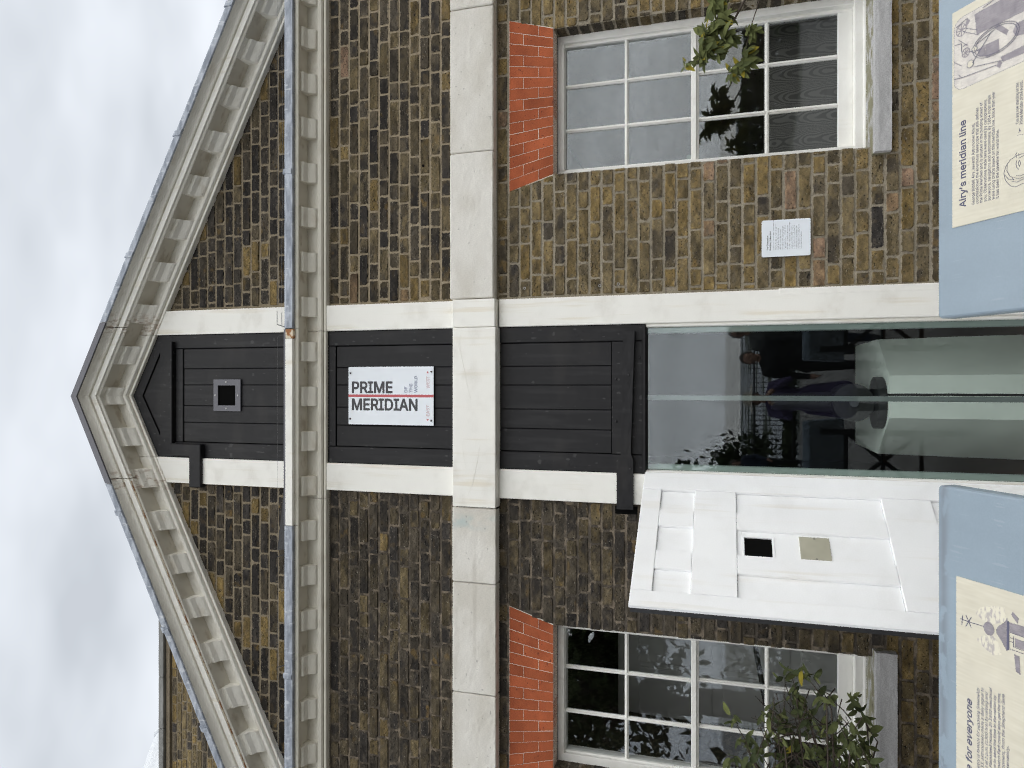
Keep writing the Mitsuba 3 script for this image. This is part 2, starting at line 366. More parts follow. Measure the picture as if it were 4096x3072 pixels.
def brick_mesh(poly, axis='front', out=0.0, n_cut=True):
    """A worn brick: ring of outline points, bevelled to an uneven front face. 5 triangles per outline point."""
    c = np.array(poly.exterior.coords)[:-1]
    if poly.exterior.is_ccw is False: c = c[::-1]
    if len(c) == 4:
        x0, z0, x1, z1 = poly.bounds
        k = min(0.0055, 0.22 * min(x1 - x0, z1 - z0))
        a, b, d, e = [k * rng.uniform(0.3, 1.1) * (3.2 if rng.random() < 0.10 else 1) for _ in range(4)]
        xm = x0 + (x1 - x0) * rng.uniform(0.3, 0.7)
        c = np.array([[x0 + a, z0], [xm, z0], [x1 - b, z0], [x1, z0 + b], [x1, z1 - d], [x1 - d, z1], [xm, z1], [x0 + e, z1], [x0, z1 - e], [x0, z0 + a]])
        c = c + nrng.uniform(-0.0016, 0.0016, c.shape)
    n = len(c)
    m = c.mean(0)
    size = np.array([poly.bounds[2] - poly.bounds[0], poly.bounds[3] - poly.bounds[1]])
    inner = m + (c - m) * np.maximum(1 - 0.006 / np.maximum(size, 0.02), 0.55)
    f0 = 0.002 + out + rng.uniform(-0.0032, 0.0046)
    tilt = nrng.uniform(-0.013, 0.013, 2)
    front = f0 + (inner - m) @ tilt + nrng.uniform(-0.0008, 0.0008, n)
    v = np.vstack([np.c_[c, np.full(n, -0.014)], np.c_[c, np.full(n, -0.0025 + out)], np.c_[inner, front], [[m[0], m[1], f0]]])
    f = []
    for i in range(n):
        j = (i + 1) % n
        f += [[i, j, n + j], [i, n + j, n + i], [n + i, n + j, 2 * n + j], [n + i, 2 * n + j, 2 * n + i], [2 * n + i, 2 * n + j, 3 * n]]
    return v, np.array(f)


def brick_uv(t, b, ln, dx, dz):
    hd = 1 if ln < 0.17 else 0
    return np.c_[2 * int(t * 50) + hd + np.clip(dx / (ln - 0.011), 0.02, 0.98), int(b * 40) + np.clip(dz / 0.065, 0.02, 0.98)]


def tone(zone):
    u = rng.random()
    if zone == 'warm':
        t = rng.choices([0.40, 0.5, 0.6, 0.7, 0.93, 0.26, 0.05], [18, 26, 30, 15, 4, 6, 1])[0]
        b = rng.uniform(0.85, 1.12)
    elif zone == 'upper':
        t = rng.choices([0.05, 0.2, 0.32, 0.42, 0.52, 0.68, 0.92], [10, 22, 28, 24, 10, 4, 2])[0]
        b = rng.uniform(0.55, 1.0)
    elif zone == 'soot':
        t = rng.choices([0.02, 0.14, 0.26, 0.36, 0.46, 0.62], [9, 22, 30, 26, 10, 4])[0]
        b = rng.uniform(0.60, 0.95)
    elif zone == 'gable':
        t = rng.choices([0.0, 0.1, 0.22, 0.35, 0.68, 0.74], [24, 24, 22, 16, 9, 5])[0]
        b = rng.uniform(0.52, 0.95)
    elif zone == 'pale':
        t = rng.choices([0.3, 0.5, 0.6, 0.75, 0.0], [25, 25, 25, 18, 7])[0]
        b = rng.uniform(0.8, 1.5)
    return min(max(t + rng.uniform(-0.05, 0.05), 0), 1), b


def brick_wall(holder, region, zone, z_off=0.0, view=None, pitch=0.0757, face=0.0, limit=300, mapper=None):
    """Flemish bond inside a polygon. view: (x0, x1, z0, z1) that the photograph sees; those bricks are parts, the rest one part of stuff."""
    x0, z0, x1, z1 = region.bounds
    row, made, rest = math.floor((z0 - z_off) / pitch) - 1, [], []
    while row * pitch + z_off < z1:
        za = row * pitch + z_off
        wob = rng.uniform(-0.0015, 0.0015)
        x = x0 - 0.4 + (0.178 if row % 2 else 0.0) + rng.uniform(-0.035, 0.035)
        k = 0
        while x < x1:
            ln = (rng.uniform(0.215, 0.246) if k % 2 == 0 else rng.uniform(0.104, 0.130))
            r = sbox(x + 0.0063, za + 0.0066 + wob + rng.uniform(-0.001, 0.001), x + ln - 0.0063, za + pitch - 0.0066 + wob + rng.uniform(-0.001, 0.001))
            q = r if region.contains(r) else r.intersection(region)
            if q.geom_type == 'Polygon' and q.area > 0.0007 and not q.interiors:
                ok = q.area > 0.985 * q.convex_hull.area
                q = q if ok else q.convex_hull if q.area > 0.9 * q.convex_hull.area else None
                if q is not None:
                    v, f = brick_mesh(q.simplify(0.0005))
                    t, b = tone('warm' if zone == 'soot' and z0 < 0 and za < 0.72 and rng.random() < 0.7 else zone)
                    if zone == 'soot' and za < 0.72: b *= 0.8
                    uv = brick_uv(t, b, ln, v[:, 0] - x - 0.0055, v[:, 1] - za - 0.0055)
                    w = np.c_[v[:, 0], -(v[:, 2] + face), v[:, 1]] if mapper is None else mapper(v)
                    cx, cz = q.centroid.x, q.centroid.y
                    seen = view is None or (view[0] < cx < view[1] and view[2] < cz < view[3])
                    (made if seen else rest).append((q.area / (4.4 + 0.3 * abs(cz - 1.6)) ** 2, w, f, uv))
            x += ln
            k += 1 if rng.random() > 0.09 else 2
        row += 1
    made.sort(key=lambda a: -a[0])
    rest += made[limit:]
    for _, w, f, uv in made[:limit]:
        put('brick', (w, f), 'brick_mat', holder, uv=uv)
    if rest:
        off, vs, fs, us = 0, [], [], []
        for _, w, f, uv in rest:
            vs.append(w); fs.append(f + off); us.append(uv); off += len(w)
        put('further_bricks', (np.vstack(vs), np.vstack(fs)), 'brick_mat', holder, uv=np.vstack(us), stuff=True)


WIN = {1: (1.418, 2.342), -1: (-2.352, -1.436)}     # the two window openings
BW = 3.0                                           # half width of the front


def rect(x0, x1, z0, z1): return sbox(min(x0, x1), z0, max(x0, x1), z1)


for s in (1, -1):
    wx0, wx1 = WIN[s]
    wc = (wx0 + wx1) / 2
    opening = rect(wx0, wx1, 0.81, 2.645)
    arch = Polygon([(wx0 - 0.004, 2.643), (wx1 + 0.004, 2.643), (wc + 0.552, 2.934), (wc - 0.552, 2.934)])
    sill = rect(wx0 - 0.045, wx1 + 0.06, 0.722, 0.812)
    # lower wall
    reg = rect(s * 0.652, s * BW, GZ, 3.01).difference(opening).difference(sill.buffer(0.004)).difference(arch.buffer(0.004))
    core = rect(s * 0.60, s * BW, GZ, 3.04).difference(opening).difference(arch)
    lw = put('lower_wall', ext(core, -0.30, -0.0035), 'mortar_mat', OB)
    view = (0.6, 2.75, 0.45, 3.1) if s > 0 else (-2.75, -0.6, 0.45, 3.1)
    brick_wall(lw, reg, 'warm' if s > 0 else 'soot', z_off=2.866 - 38 * 0.0757, view=view, limit=300)
    # upper wall
    reg = rect(s * 0.650, s * BW, 3.27, 4.262)
    uw = put('upper_wall', ext(rect(s * 0.60, s * BW, 3.04, 4.27), -0.30, -0.0035), 'mortar_mat', OB)
    brick_wall(uw, reg, 'upper' if s > 0 else 'soot', z_off=4.168 - 60 * 0.0757, view=(-2.8, 2.8, 3.28, 4.3), limit=300)
    # gable wall
    g = Polygon([(s * 0.655, 4.27), (s * BW, 4.27), (s * BW, ZA + 0.02 - SL * BW), (s * 0.655, ZA + 0.02 - SL * 0.655)])
    gw = put('gable_wall', ext(Polygon([(0, 4.27), (s * BW, 4.27), (s * BW, ZA + 0.02 - SL * BW), (0, ZA + 0.02)]), -0.30, -0.0035), 'mortar_mat', OB)
    brick_wall(gw, g, 'gable', z_off=5.418 - 80 * 0.0757, view=(-2.6, 2.6, 4.52, 5.6), limit=300)
    # gauged red flat arch: 15 tapering voussoirs, each of two bricks, with fine putty joints
    ar = put('window_arch', ext(arch, -0.10, 0.0015), 'putty_mat', OB, label='flat arch of fine red rubbed bricks over the window')
    N = 15
    for i in range(N):
        def X(u, z, i=i):
            t = (z - 2.643) / 0.291
            b, a = (wx0 + (wx1 - wx0) * u), (wc - 0.552 + 1.104 * u)
            return b + (a - b) * t
        zs = [2.643, 2.740, 2.934] if i % 2 == 0 else [2.643, 2.837, 2.934]
        for za, zb in zip(zs[:-1], zs[1:]):
            j = 0.0016
            zb2, za2 = zb - j, za + (j if za > 2.65 else 0)
            pl = Polygon([(X(i / N, za2) + j, za2), (X((i + 1) / N, za2) - j, za2), (X((i + 1) / N, zb2) - j, zb2), (X(i / N, zb2) + j, zb2)])
            if s < 0: pass
            v, f = brick_mesh(pl.simplify(0), out=0.0015) if False else (None, None)
            m = ext(pl, -0.098, 0.0035 + rng.uniform(-0.0014, 0.0014))
            mv = np.array(m.vertices)
            t, b = rng.random(), rng.uniform(0.84, 1.14)
            put('brick', m, 'red_brick_mat', ar, uv=np.c_[t + 0.001 * mv[:, 0], b + 0.001 * mv[:, 2]])
    # soffit of the arch and the brick reveals
    put('arch_soffit', bx(wx0, wx1, -0.16, -0.004, 2.647, 2.66, 0.001), 'red_brick_mat', OB, uv=np.c_[np.full(24, 0.4), np.full(24, 0.5)] if False else None)
    for side, xw in ((-1, wx0), (1, wx1)):
        rv = put('window_reveal', bx(xw + side * 0.004, xw + side * 0.1, -0.20, -0.006, 0.80, 2.645, 0.001), 'mortar_mat', OB)
        r = 0
        while 0.82 + r * 0.0757 < 2.60:
            za = 2.866 - 38 * 0.0757 + math.floor((0.82 - (2.866 - 38 * 0.0757)) / 0.0757 + 1 + r) * 0.0757
            r += 1
            if za + 0.07 > 2.642: break
            v, f = brick_mesh(sbox(0.004, za + 0.006, 0.118 + rng.uniform(-0.004, 0.004), za + 0.0697))
            t, b = tone('upper' if s > 0 else 'soot')
            w = np.c_[xw + side * 0.004 - side * (v[:, 2] + 0.004), v[:, 0], v[:, 1]]
            put('brick', (w, f), 'brick_mat', rv, uv=brick_uv(t, b, 0.118, v[:, 0] - 0.004, v[:, 1] - za - 0.006))

# stone band: separate blocks, the joints slightly open
band = put('stone_band', bx(-BW, BW, -0.30, 0.03, 3.02, 3.285, 0.002), 'stone_mat', OB)
for x0, x1 in ((0.64, 1.584), (1.584, 2.516), (2.516, BW), (-1.191, -0.704), (-1.905, -1.191), (-2.62, -1.905), (-BW, -2.62)):
    zt, zb = (3.314, 3.018) if x0 > 0 else (3.297, 3.000)
    m = bx(x0 + 0.0025, x1 - 0.0025, 0.0, 0.08 + rng.uniform(-0.003, 0.003), zb, zt, 0.006)
    m = lump(m.subdivide_to_size(0.06), 0.0022, 22)
    put('stone_block', m, 'stone_mat', band, uv=np.tile([[rng.random() * 9, 0]], (len(m.vertices), 1)))
cb = put('boxed_band', bx(-0.698, 0.452, 0.0, 0.102, 2.995, 3.286, 0.004), 'white_paint', OB, label='white painted timber box across the stone band with peeling cracks')
put('band_end', bx(0.456, 0.634, 0.0, 0.094, 3.002, 3.291, 0.004), 'white_paint', OB)
put('band_gap', bx(-0.712, -0.70, 0.0, 0.06, 3.0, 3.28, 0.001), 'void_black', OB)
# long cracks in the paint: lifted flakes
for pts in ([(0.40, 3.262), (0.30, 3.235), (0.22, 3.214), (0.10, 3.19), (-0.02, 3.16)], [(0.44, 3.225), (0.36, 3.24), (0.27, 3.222)], [(-0.28, 3.22), (-0.36, 3.213), (-0.47, 3.19)], [(-0.3, 3.1), (-0.42, 3.12), (-0.55, 3.15), (-0.64, 3.19)]):
    put('paint_crack', tube([(x, -0.1025, z) for x, z in pts], [0.0006] + [0.0016] * (len(pts) - 2) + [0.0005], 5), 'cornice_paint', OB)

# white posts
def post(x0, x1, z0, z1, p=0.036, top=None):
    if top: m = ext(Polygon([(x0, z0), (x1, z0), (x1, ZA - SL * abs(x1)), (x0, ZA - SL * abs(x0))]), 0.0, p)
    else: m = bx(x0, x1, -0.05, p, z0, z1, 0.004)
    return put('post', m, 'white_paint', OB)


for a, b in ((0.457, 0.634), (-0.644, -0.457)):
    post(a, b, GZ, 2.993)
    post(a, b, 3.292, 4.262)
    post(a, b, 4.27, 0, top=True)
post(0.60, 0.64, 0.30, 1.305, 0.0375)
put('post_moulding', bx(0.437, 0.456, -0.06, 0.018, GZ, 2.064, 0.004), 'white_paint', OB)
put('post_moulding', bx(-0.456, -0.437, -0.06, 0.018, GZ, 2.064, 0.004), 'white_paint', OB)

# black boarded shutters: frames, boards, rails
EDG = [0.352, 0.203, 0.083, -0.071, -0.195, -0.341]


def boarding(name, z0, z1, brd0, brd1, slope=False):
    h = put(name, bx(-0.457, 0.457, -0.08, -0.002, z0, z1, 0.001), 'void_black', OB)
    for a, b in zip(EDG[1:], EDG[:-1]):
        put('board', bx(a + 0.0012, b - 0.0012, -0.002, 0.008 + rng.uniform(-0.001, 0.001), brd0, brd1, 0.0035), 'black_paint', h)
    for a, b in ((0.3545, 0.4555), (-0.4555, -0.3435)):
        put('stile', bx(a, b, -0.002, 0.017, z0, z1, 0.004), 'black_paint', h)
    return h


bs = boarding('gable_shutter', 4.27, 5.62, 4.27, 5.468)
put('rail', bx(-0.3405, 0.3515, -0.002, 0.016, 5.470, 5.538, 0.003), 'black_paint', bs)
put('ledge', bx(-0.352, 0.405, -0.002, 0.050, 5.541, 5.562, 0.004), 'black_paint', bs)
apex = Polygon([(-0.4555, 5.562), (0.4555, 5.562), (0.4555, ZA - SL * 0.4555), (0, ZA), (-0.4555, ZA - SL * 0.4555)])
tri = Polygon([(0.33, 5.676), (0.001, 5.842), (-0.30, 5.676)])
put('apex_board', ext(apex.difference(tri), -0.002, 0.019), 'black_paint', bs)
put('triangle_panel', ext(tri.buffer(-0.003), -0.004, 0.007), 'black_paint', bs)
put('strap', cat_([bx(-0.668, -0.353, 0.0, 0.062, 5.277, 5.379, 0.005), bx(-0.442, -0.354, 0.0, 0.055, 5.36, 5.541, 0.005)]), 'black_paint', bs)
hp = put('hatch_frame', ext(rect(-0.107, 0.124, 4.962, 5.194).difference(rect(-0.066, 0.08, 5.006, 5.156)), 0.009, 0.022), 'grey_metal', bs, label='small square metal frame round a dark opening')
put('hatch_opening', bx(-0.067, 0.081, 0.0, 0.0105, 5.005, 5.157, 0.0005), 'void_black', bs)
for x, z in ((0.008, 5.178), (0.008, 4.983), (0.105, 5.083), (-0.088, 5.083)):
    put('screw', cyl((x, -0.021, z), (x, -0.0255, z), 0.006, 8), 'steel_mat', bs)
ms = boarding('middle_shutter', 3.292, 4.262, 3.292, 4.184)
put('rail', bx(-0.3405, 0.3515, -0.002, 0.016, 4.187, 4.262, 0.003), 'black_paint', ms)
ls = boarding('lower_shutter', 2.07, 2.993, 2.272, 2.993)
put('rail', bx(-0.3405, 0.3515, -0.002, 0.0165, 2.07, 2.269, 0.003), 'black_paint', ls)
put('drip_rail', bx(-0.456, 0.456, -0.06, 0.028, 2.062, 2.085, 0.004), 'black_paint', ls)
bar = Polygon([(0.412, 2.193), (0.412, 2.125), (-0.33, 2.148), (-0.372, 2.134), (-0.672, 2.134), (-0.672, 2.234), (-0.39, 2.232), (-0.345, 2.209)])
put('lifting_bar', lump(ext(bar, 0.0175, 0.058).subdivide_to_size(0.05), 0.0018, 30), 'black_paint', ls, label='long black bar fixed across the foot of the boarding')
put('bar_recess', bx(-0.71, -0.66, -0.01, 0.008, 2.115, 2.25, 0.003), 'void_black', ls)
for x, z in ((0.12, 2.243), (-0.14, 2.243), (-0.425, 2.15), (0.145, 2.16), (0.25, 2.10)):
    put('bolt', trimesh.creation.icosphere(1, 0.008).apply_translation([x, -0.019 if z > 2.2 or x > 0.2 else -0.057, z]), 'black_iron', ls)

# ---------------------------------------------------------------- horizontal cornice
def along(profile, x0, x1): return ext(Polygon(profile), x0, x1, 'pz')


BED = [(-0.02, 4.247), (0.040, 4.247), (0.044, 4.251), (0.044, 4.2625), (0.034, 4.2635), (0.034, 4.267), (0.054, 4.2675), (0.063, 4.274), (0.067, 4.284), (0.067, 4.299), (0.061, 4.303), (0.055, 4.303), (0.055, 4.386), (-0.02, 4.386)]
CORONA = [(-0.02, 4.3845), (0.172, 4.3845), (0.172, 4.377), (0.180, 4.374), (0.185, 4.378), (0.187, 4.388), (0.187, 4.455), (-0.02, 4.47)]
MOD = [(0.05, 4.386), (0.153, 4.386), (0.153, 4.366), (0.146, 4.358), (0.130, 4.353), (0.112, 4.346), (0.100, 4.333), (0.093, 4.317), (0.082, 4.304), (0.066, 4.297), (0.05, 4.296)]
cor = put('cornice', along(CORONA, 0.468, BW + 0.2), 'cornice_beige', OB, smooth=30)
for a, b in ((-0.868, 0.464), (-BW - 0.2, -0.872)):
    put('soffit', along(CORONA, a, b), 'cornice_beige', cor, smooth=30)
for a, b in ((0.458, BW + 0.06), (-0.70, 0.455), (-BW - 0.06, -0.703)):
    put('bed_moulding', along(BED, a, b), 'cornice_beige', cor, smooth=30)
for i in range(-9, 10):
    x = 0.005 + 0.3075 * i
    put('darkened_soffit', bx(x + 0.068, x + 0.2395, 0.0565, 0.1705, 4.3832, 4.3842, 0.0003), 'soffit_dirt_shade', cor)  # thin sheet that carries the darkened soffit colour between modillions
    m = along(MOD, x - 0.066, x + 0.066)
    put('modillion', m, 'cornice_beige', cor, smooth=24)
# lead on top of the cornice, in lapped lengths
LEAD = [(-0.02, 4.472), (-0.02, 4.463), (0.1875, 4.4575), (0.1875, 4.402), (0.208, 4.3975), (0.214, 4.402), (0.216, 4.448), (0.208, 4.466), (0.19, 4.472)]
for a, b in ((0.47, 1.533), (1.527, 2.63), (2.62, BW + 0.2), (-1.895, -0.872), (-BW - 0.2, -1.888)):
    m = along(LEAD, a, b)
    put('lead_flashing', lump(m.subdivide_to_size(0.05), 0.0018, 18), 'lead_mat', cor, smooth=50)
for x in (1.53, -1.891):
    put('lead_lap', lump(bx(x - 0.022, x + 0.022, 0.17, 0.2195, 4.40, 4.476, 0.008).subdivide_to_size(0.02), 0.0035, 40), 'lead_mat', cor, smooth=50)
put('front_board', bx(-0.868, 0.397, 0.1875, 0.217, 4.399, 4.455, 0.003), 'white_paint', cor, label='white board in place of lead along the middle of the cornice')
put('rotten_block', bx(0.399, 0.462, 0.1875, 0.214, 4.394, 4.456, 0.004), 'rust_wood', cor, label='rotten rusty timber block at the end of the white board')
put('dark_capping', bx(-0.868, 0.462, 0.0, 0.207, 4.457, 4.474, 0.002), 'grey_metal', cor)
blk = Polygon([(0.462, 4.47), (0.462, 4.49), (-0.6, 4.535), (-0.66, 4.545), (-1.068, 4.598), (-1.06, 4.47)])
put('black_upstand', ext(blk, 0.095, 0.10), 'black_iron', cor, label='black metal upstand behind the gutter line')
put('upstand_bracket', bx(0.452, 0.575, 0.12, 0.13, 4.47, 4.515, 0.002), 'black_iron', cor)
for x in (-1.905, -0.7):
    pass

# ---------------------------------------------------------------- raking cornice: vertical sections, sheared along the slope
def rake(profile, x0, x1):
    m = ext(Polygon(profile), min(x0, x1), max(x0, x1), 'pz')
    v = np.array(m.vertices)
    v[:, 2] -= SL * np.abs(v[:, 0])
    return trimesh.Trimesh(v, m.faces, process=False)


A = ZA
RBED = [(-0.02, A), (0.041, A), (0.044, A + 0.004), (0.044, A + 0.018), (0.034, A + 0.0195), (0.034, A + 0.024), (0.054, A + 0.0245), (0.064, A + 0.031), (0.068, A + 0.040), (0.068, A + 0.054), (0.062, A + 0.058), (0.056, A + 0.058), (0.055, A + 0.144), (-0.02, A + 0.144)]
RCOR = [(-0.02, A + 0.1435), (0.190, A + 0.1435), (0.190, A + 0.137), (0.198, A + 0.136), (0.205, A + 0.142), (0.2075, A + 0.148), (0.220, A + 0.149), (0.220, A + 0.197), (0.212, A + 0.199), (0.212, A + 0.203), (0.236, A + 0.203),
        (0.240, A + 0.212), (0.244, A + 0.222), (0.254, A + 0.232), (0.270, A + 0.239), (0.288, A + 0.244), (0.292, A + 0.252), (0.292, A + 0.285), (-0.02, A + 0.30)]
RMOD = [(0.05, A + 0.146), (0.152, A + 0.146), (0.152, A + 0.120), (0.146, A + 0.112), (0.130, A + 0.106), (0.112, A + 0.098), (0.100, A + 0.084), (0.092, A + 0.068), (0.080, A + 0.056), (0.066, A + 0.050), (0.05, A + 0.049)]
RLEAD = [(-0.02, A + 0.305), (0.290, A + 0.287), (0.2925, A + 0.240), (0.300, A + 0.236), (0.306, A + 0.242), (0.308, A + 0.284), (0.298, A + 0.30)]
RMET = [(-0.02, A + 0.302), (0.293, A + 0.289), (0.2935, A + 0.238), (0.306, A + 0.238), (0.306, A + 0.290), (0.30, A + 0.293)]
XR = {1: 0.505, -1: -0.60}
rk = put('raking_cornice', rake(RCOR, 0.0, XR[1] - 0.003), 'cornice_paint', OB, smooth=30)
for s in (1, -1):
    segs = [(0.0, XR[s] - s * 0.003), (XR[s] + s * 0.003, s * (BW + 0.2))]
    for k, (a, b) in enumerate(segs):
        if not (s == 1 and k == 0): put('crown_moulding', rake(RCOR, a, b), 'cornice_paint', rk, smooth=30)
        put('white_board', rake([(0.2195, A + 0.1505), (0.2225, A + 0.1505), (0.2225, A + 0.1962), (0.2195, A + 0.1962)], a + (s * 0.004 if k else 0), b), 'white_paint', rk)
        put('bed_moulding', rake(RBED, a, b if k else s * 0.455), 'cornice_paint', rk, smooth=30)
        if k: put('bed_moulding', rake(RBED, s * 0.458, a), 'cornice_paint', rk, smooth=30)
    put('metal_edge', rake(RMET, 0, XR[s] + s * 0.03), 'grey_metal', rk, label='dark metal edging at the apex')
    xs = [XR[s] + s * 0.034] + [s * x for x in ((1.012, 1.84, 2.68) if s > 0 else (0.84, 1.64, 2.29))] + [s * (BW + 0.2)]
    for a, b in zip(xs[:-1], xs[1:]):
        put('lead_flashing', lump(rake(RLEAD, a, b).subdivide_to_size(0.05), 0.002, 20), 'lead_mat', rk, smooth=50)
    for x in xs[1:-1]:
        put('lead_lap', lump(rake([(0.24, A + 0.29), (0.24, A + 0.31), (0.305, A + 0.307), (0.314, A + 0.29), (0.314, A + 0.236), (0.304, A + 0.231), (0.304, A + 0.285)], x - 0.017, x + 0.017).subdivide_to_size(0.02), 0.003, 40), 'lead_mat', rk, smooth=50)
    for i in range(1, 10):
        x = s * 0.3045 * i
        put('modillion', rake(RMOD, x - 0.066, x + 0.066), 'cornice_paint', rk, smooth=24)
        put('darkened_soffit', rake([(0.0565, A + 0.1422), (0.1885, A + 0.1422), (0.1885, A + 0.1433), (0.0565, A + 0.1433)], x - s * 0.068, x - s * 0.2365), 'soffit_dirt_shade', rk)  # same sheet on the slope: dirt and shade in its colour
m = cat_([rake(RMOD, 0, 0.063), rake(RMOD, -0.063, 0)])
put('modillion', m, 'cornice_paint', rk, smooth=40)
put('bare_edge', rake([(0.2075, A + 0.1435), (0.2145, A + 0.1435), (0.2145, A + 0.1485), (0.2075, A + 0.1485)], -2.9, -0.62), 'rust_wood', rk, label='thin bare brown edge under the white board')
# roof, flanks and back, so that the building stands from the side too
roof = Polygon([(-BW - 0.2, A + 0.28 - SL * (BW + 0.2)), (0, A + 0.28), (BW + 0.2, A + 0.28 - SL * (BW + 0.2)), (BW + 0.2, A + 0.2 - SL * (BW + 0.2)), (0, A + 0.2), (-BW - 0.2, A + 0.2 - SL * (BW + 0.2))])
put('roof', ext(roof, -2.75, -0.0), 'slate_mat', OB)
put('side_wall', bx(BW - 0.3, BW, -5.5, -0.302, GZ, 4.45), 'mortar_mat', OB)
put('side_wall', bx(-BW, -BW + 0.3, -5.5, -0.302, GZ, 4.45), 'mortar_mat', OB)
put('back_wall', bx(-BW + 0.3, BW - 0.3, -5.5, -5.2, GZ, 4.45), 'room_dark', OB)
put('ceiling', bx(-BW + 0.301, BW - 0.301, -5.2, -0.301, 3.25, 3.4), 'room_wall', OB)
put('flat_roof', bx(-BW, BW, -5.5, -2.75, 4.452, 4.5), 'slate_mat', OB)
put('interior_floor', bx(-BW + 0.301, BW - 0.301, -5.2, -0.1, GZ - 0.1, GZ + 0.01, 0.001), 'room_floor', OB)
put('interior_wall', bx(0.60, 0.70, -3.0, -0.301, GZ, 3.25), 'room_wall', OB)
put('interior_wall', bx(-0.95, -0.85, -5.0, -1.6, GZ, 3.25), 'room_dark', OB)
put('wall_pipe', cyl((0.585, 1.25, 0.1), (0.585, 1.25, 3.2), 0.014, 10), 'room_panel', OB)
put('wall_lining', bx(0.575, 0.599, -1.1, -0.45, 0.35, 3.0, 0.004), 'room_panel', OB)

# ---------------------------------------------------------------- the meridian slit: glass, joint, frame
put('slit_pane', (np.array([[-0.437, 0.045, GZ], [0.437, 0.045, GZ], [0.437, 0.045, 2.063], [-0.437, 0.045, 2.063]], float), np.array([[0, 1, 2, 3]])), 'slit_glass', OB)
put('pane_joint', bx(-0.009, 0.021, -0.062, -0.048, GZ, 2.062, 0.002), 'joint_grey', OB)
for a, b in ((0.403, 0.436), (-0.436, -0.403)):
    put('slit_frame', bx(a, b, -0.11, -0.052, GZ, 2.06, 0.004), 'frame_green', OB)

# ---------------------------------------------------------------- the white shutter door, opened outwards to the left
hinge, dirv = np.array([-0.445, -0.03]), np.array([-0.5929, -0.8052])
nrm = np.array([-dirv[1], dirv[0]]) * np.array([1, 1])        # towards the viewer's right
dr_ = put('shutter_door', trimesh.creation.box(), 'door_paint', OB)
del scene[dr_]


def dbox(s0, s1, t0, t1, z0, z1, bev=0.003):
    """A box on the door: s along it from the hinge, t out of its face, z up."""
    m = bx(s0, s1, t0, t1, z0, z1, bev)
    v = np.array(m.vertices)
    s, t = v[:, 0], -v[:, 1]
    w = np.c_[hinge[0] + dirv[0] * s + nrm[0] * t, hinge[1] + dirv[1] * s + nrm[1] * t, v[:, 2]]
    m = trimesh.Trimesh(w, m.faces, process=False)
    m.fix_normals()
    return m


if nrm @ np.array([1.0, -0.3]) < 0: nrm = -nrm
scene[dr_] = mikit.ply(dbox(0.0, 0.965, -0.06, -0.0215, -0.1, 2.062, 0.003), 'black_iron')
labels[dr_] = {'label': 'white panelled door standing open beside the tall pane'}
DB = 0.003
for s0, s1, z0, z1 in ((0.0, 0.140, -0.1, 2.065), (0.869, 0.968, -0.1, 2.065)):
    put('stile', dbox(s0, s1, -0.021, DB, z0, z1, 0.0025), 'door_paint', dr_)
for z0, z1 in ((1.957, 2.065), (1.541, 1.766), (0.556, 0.795), (-0.1, 0.12)):
    put('rail', dbox(0.1415, 0.8675, -0.021, DB - 0.0005, z0, z1, 0.0025), 'door_paint', dr_)
for z0, z1 in ((1.7675, 1.9555), (0.7965, 1.5395), (0.1215, 0.5545)):
    for s0, s1 in ((0.301, 0.421), (0.598, 0.719)):
        put('muntin', dbox(s0, s1, -0.021, DB - 0.001, z0, z1, 0.0025), 'door_paint', dr_)
    for s0, s1 in ((0.142, 0.300), (0.422, 0.597), (0.720, 0.8675)):
        if s0 > 0.4 and s0 < 0.5 and 0.7 < z0 < 1:
            for a, b, c, d in ((0.422, 0.597, z0, 1.352), (0.422, 0.597, 1.513, z1), (0.422, 0.452, 1.352, 1.513)):
                put('panel', dbox(a, b, -0.0225, -0.0130, c, d, 0.002), 'door_paint', dr_)
            continue
        put('panel', dbox(s0, s1, -0.0225, -0.0145, z0, z1, 0.002), 'door_paint', dr_)
# the letter-box like hole with its little frame and the brass plate below it
put('hole', dbox(0.452, 0.597, -0.0225, -0.0205, 1.352, 1.513, 0.0002), 'void_black', dr_, label='square dark hole through the door')
for s0, s1, z0, z1 in ((0.452, 0.463, 1.352, 1.513), (0.452, 0.597, 1.502, 1.514), (0.452, 0.597, 1.351, 1.364)):
    put('hole_trim', dbox(s0, s1, -0.0205, -0.0090, z0, z1, 0.0015), 'door_paint', dr_)
put('cover_plate', dbox(0.441, 0.5985, -0.0125, -0.0055, 1.083, 1.229, 0.002), 'brass_plate', dr_, label='dull brass cover plate on the door')
for z in (1.155,):
    for s_ in (0.452, 0.588):
        put('plate_screw', dbox(s_ - 0.004, s_ + 0.004, -0.006, -0.0035, z - 0.004, z + 0.004, 0.002), 'grey_metal', dr_)

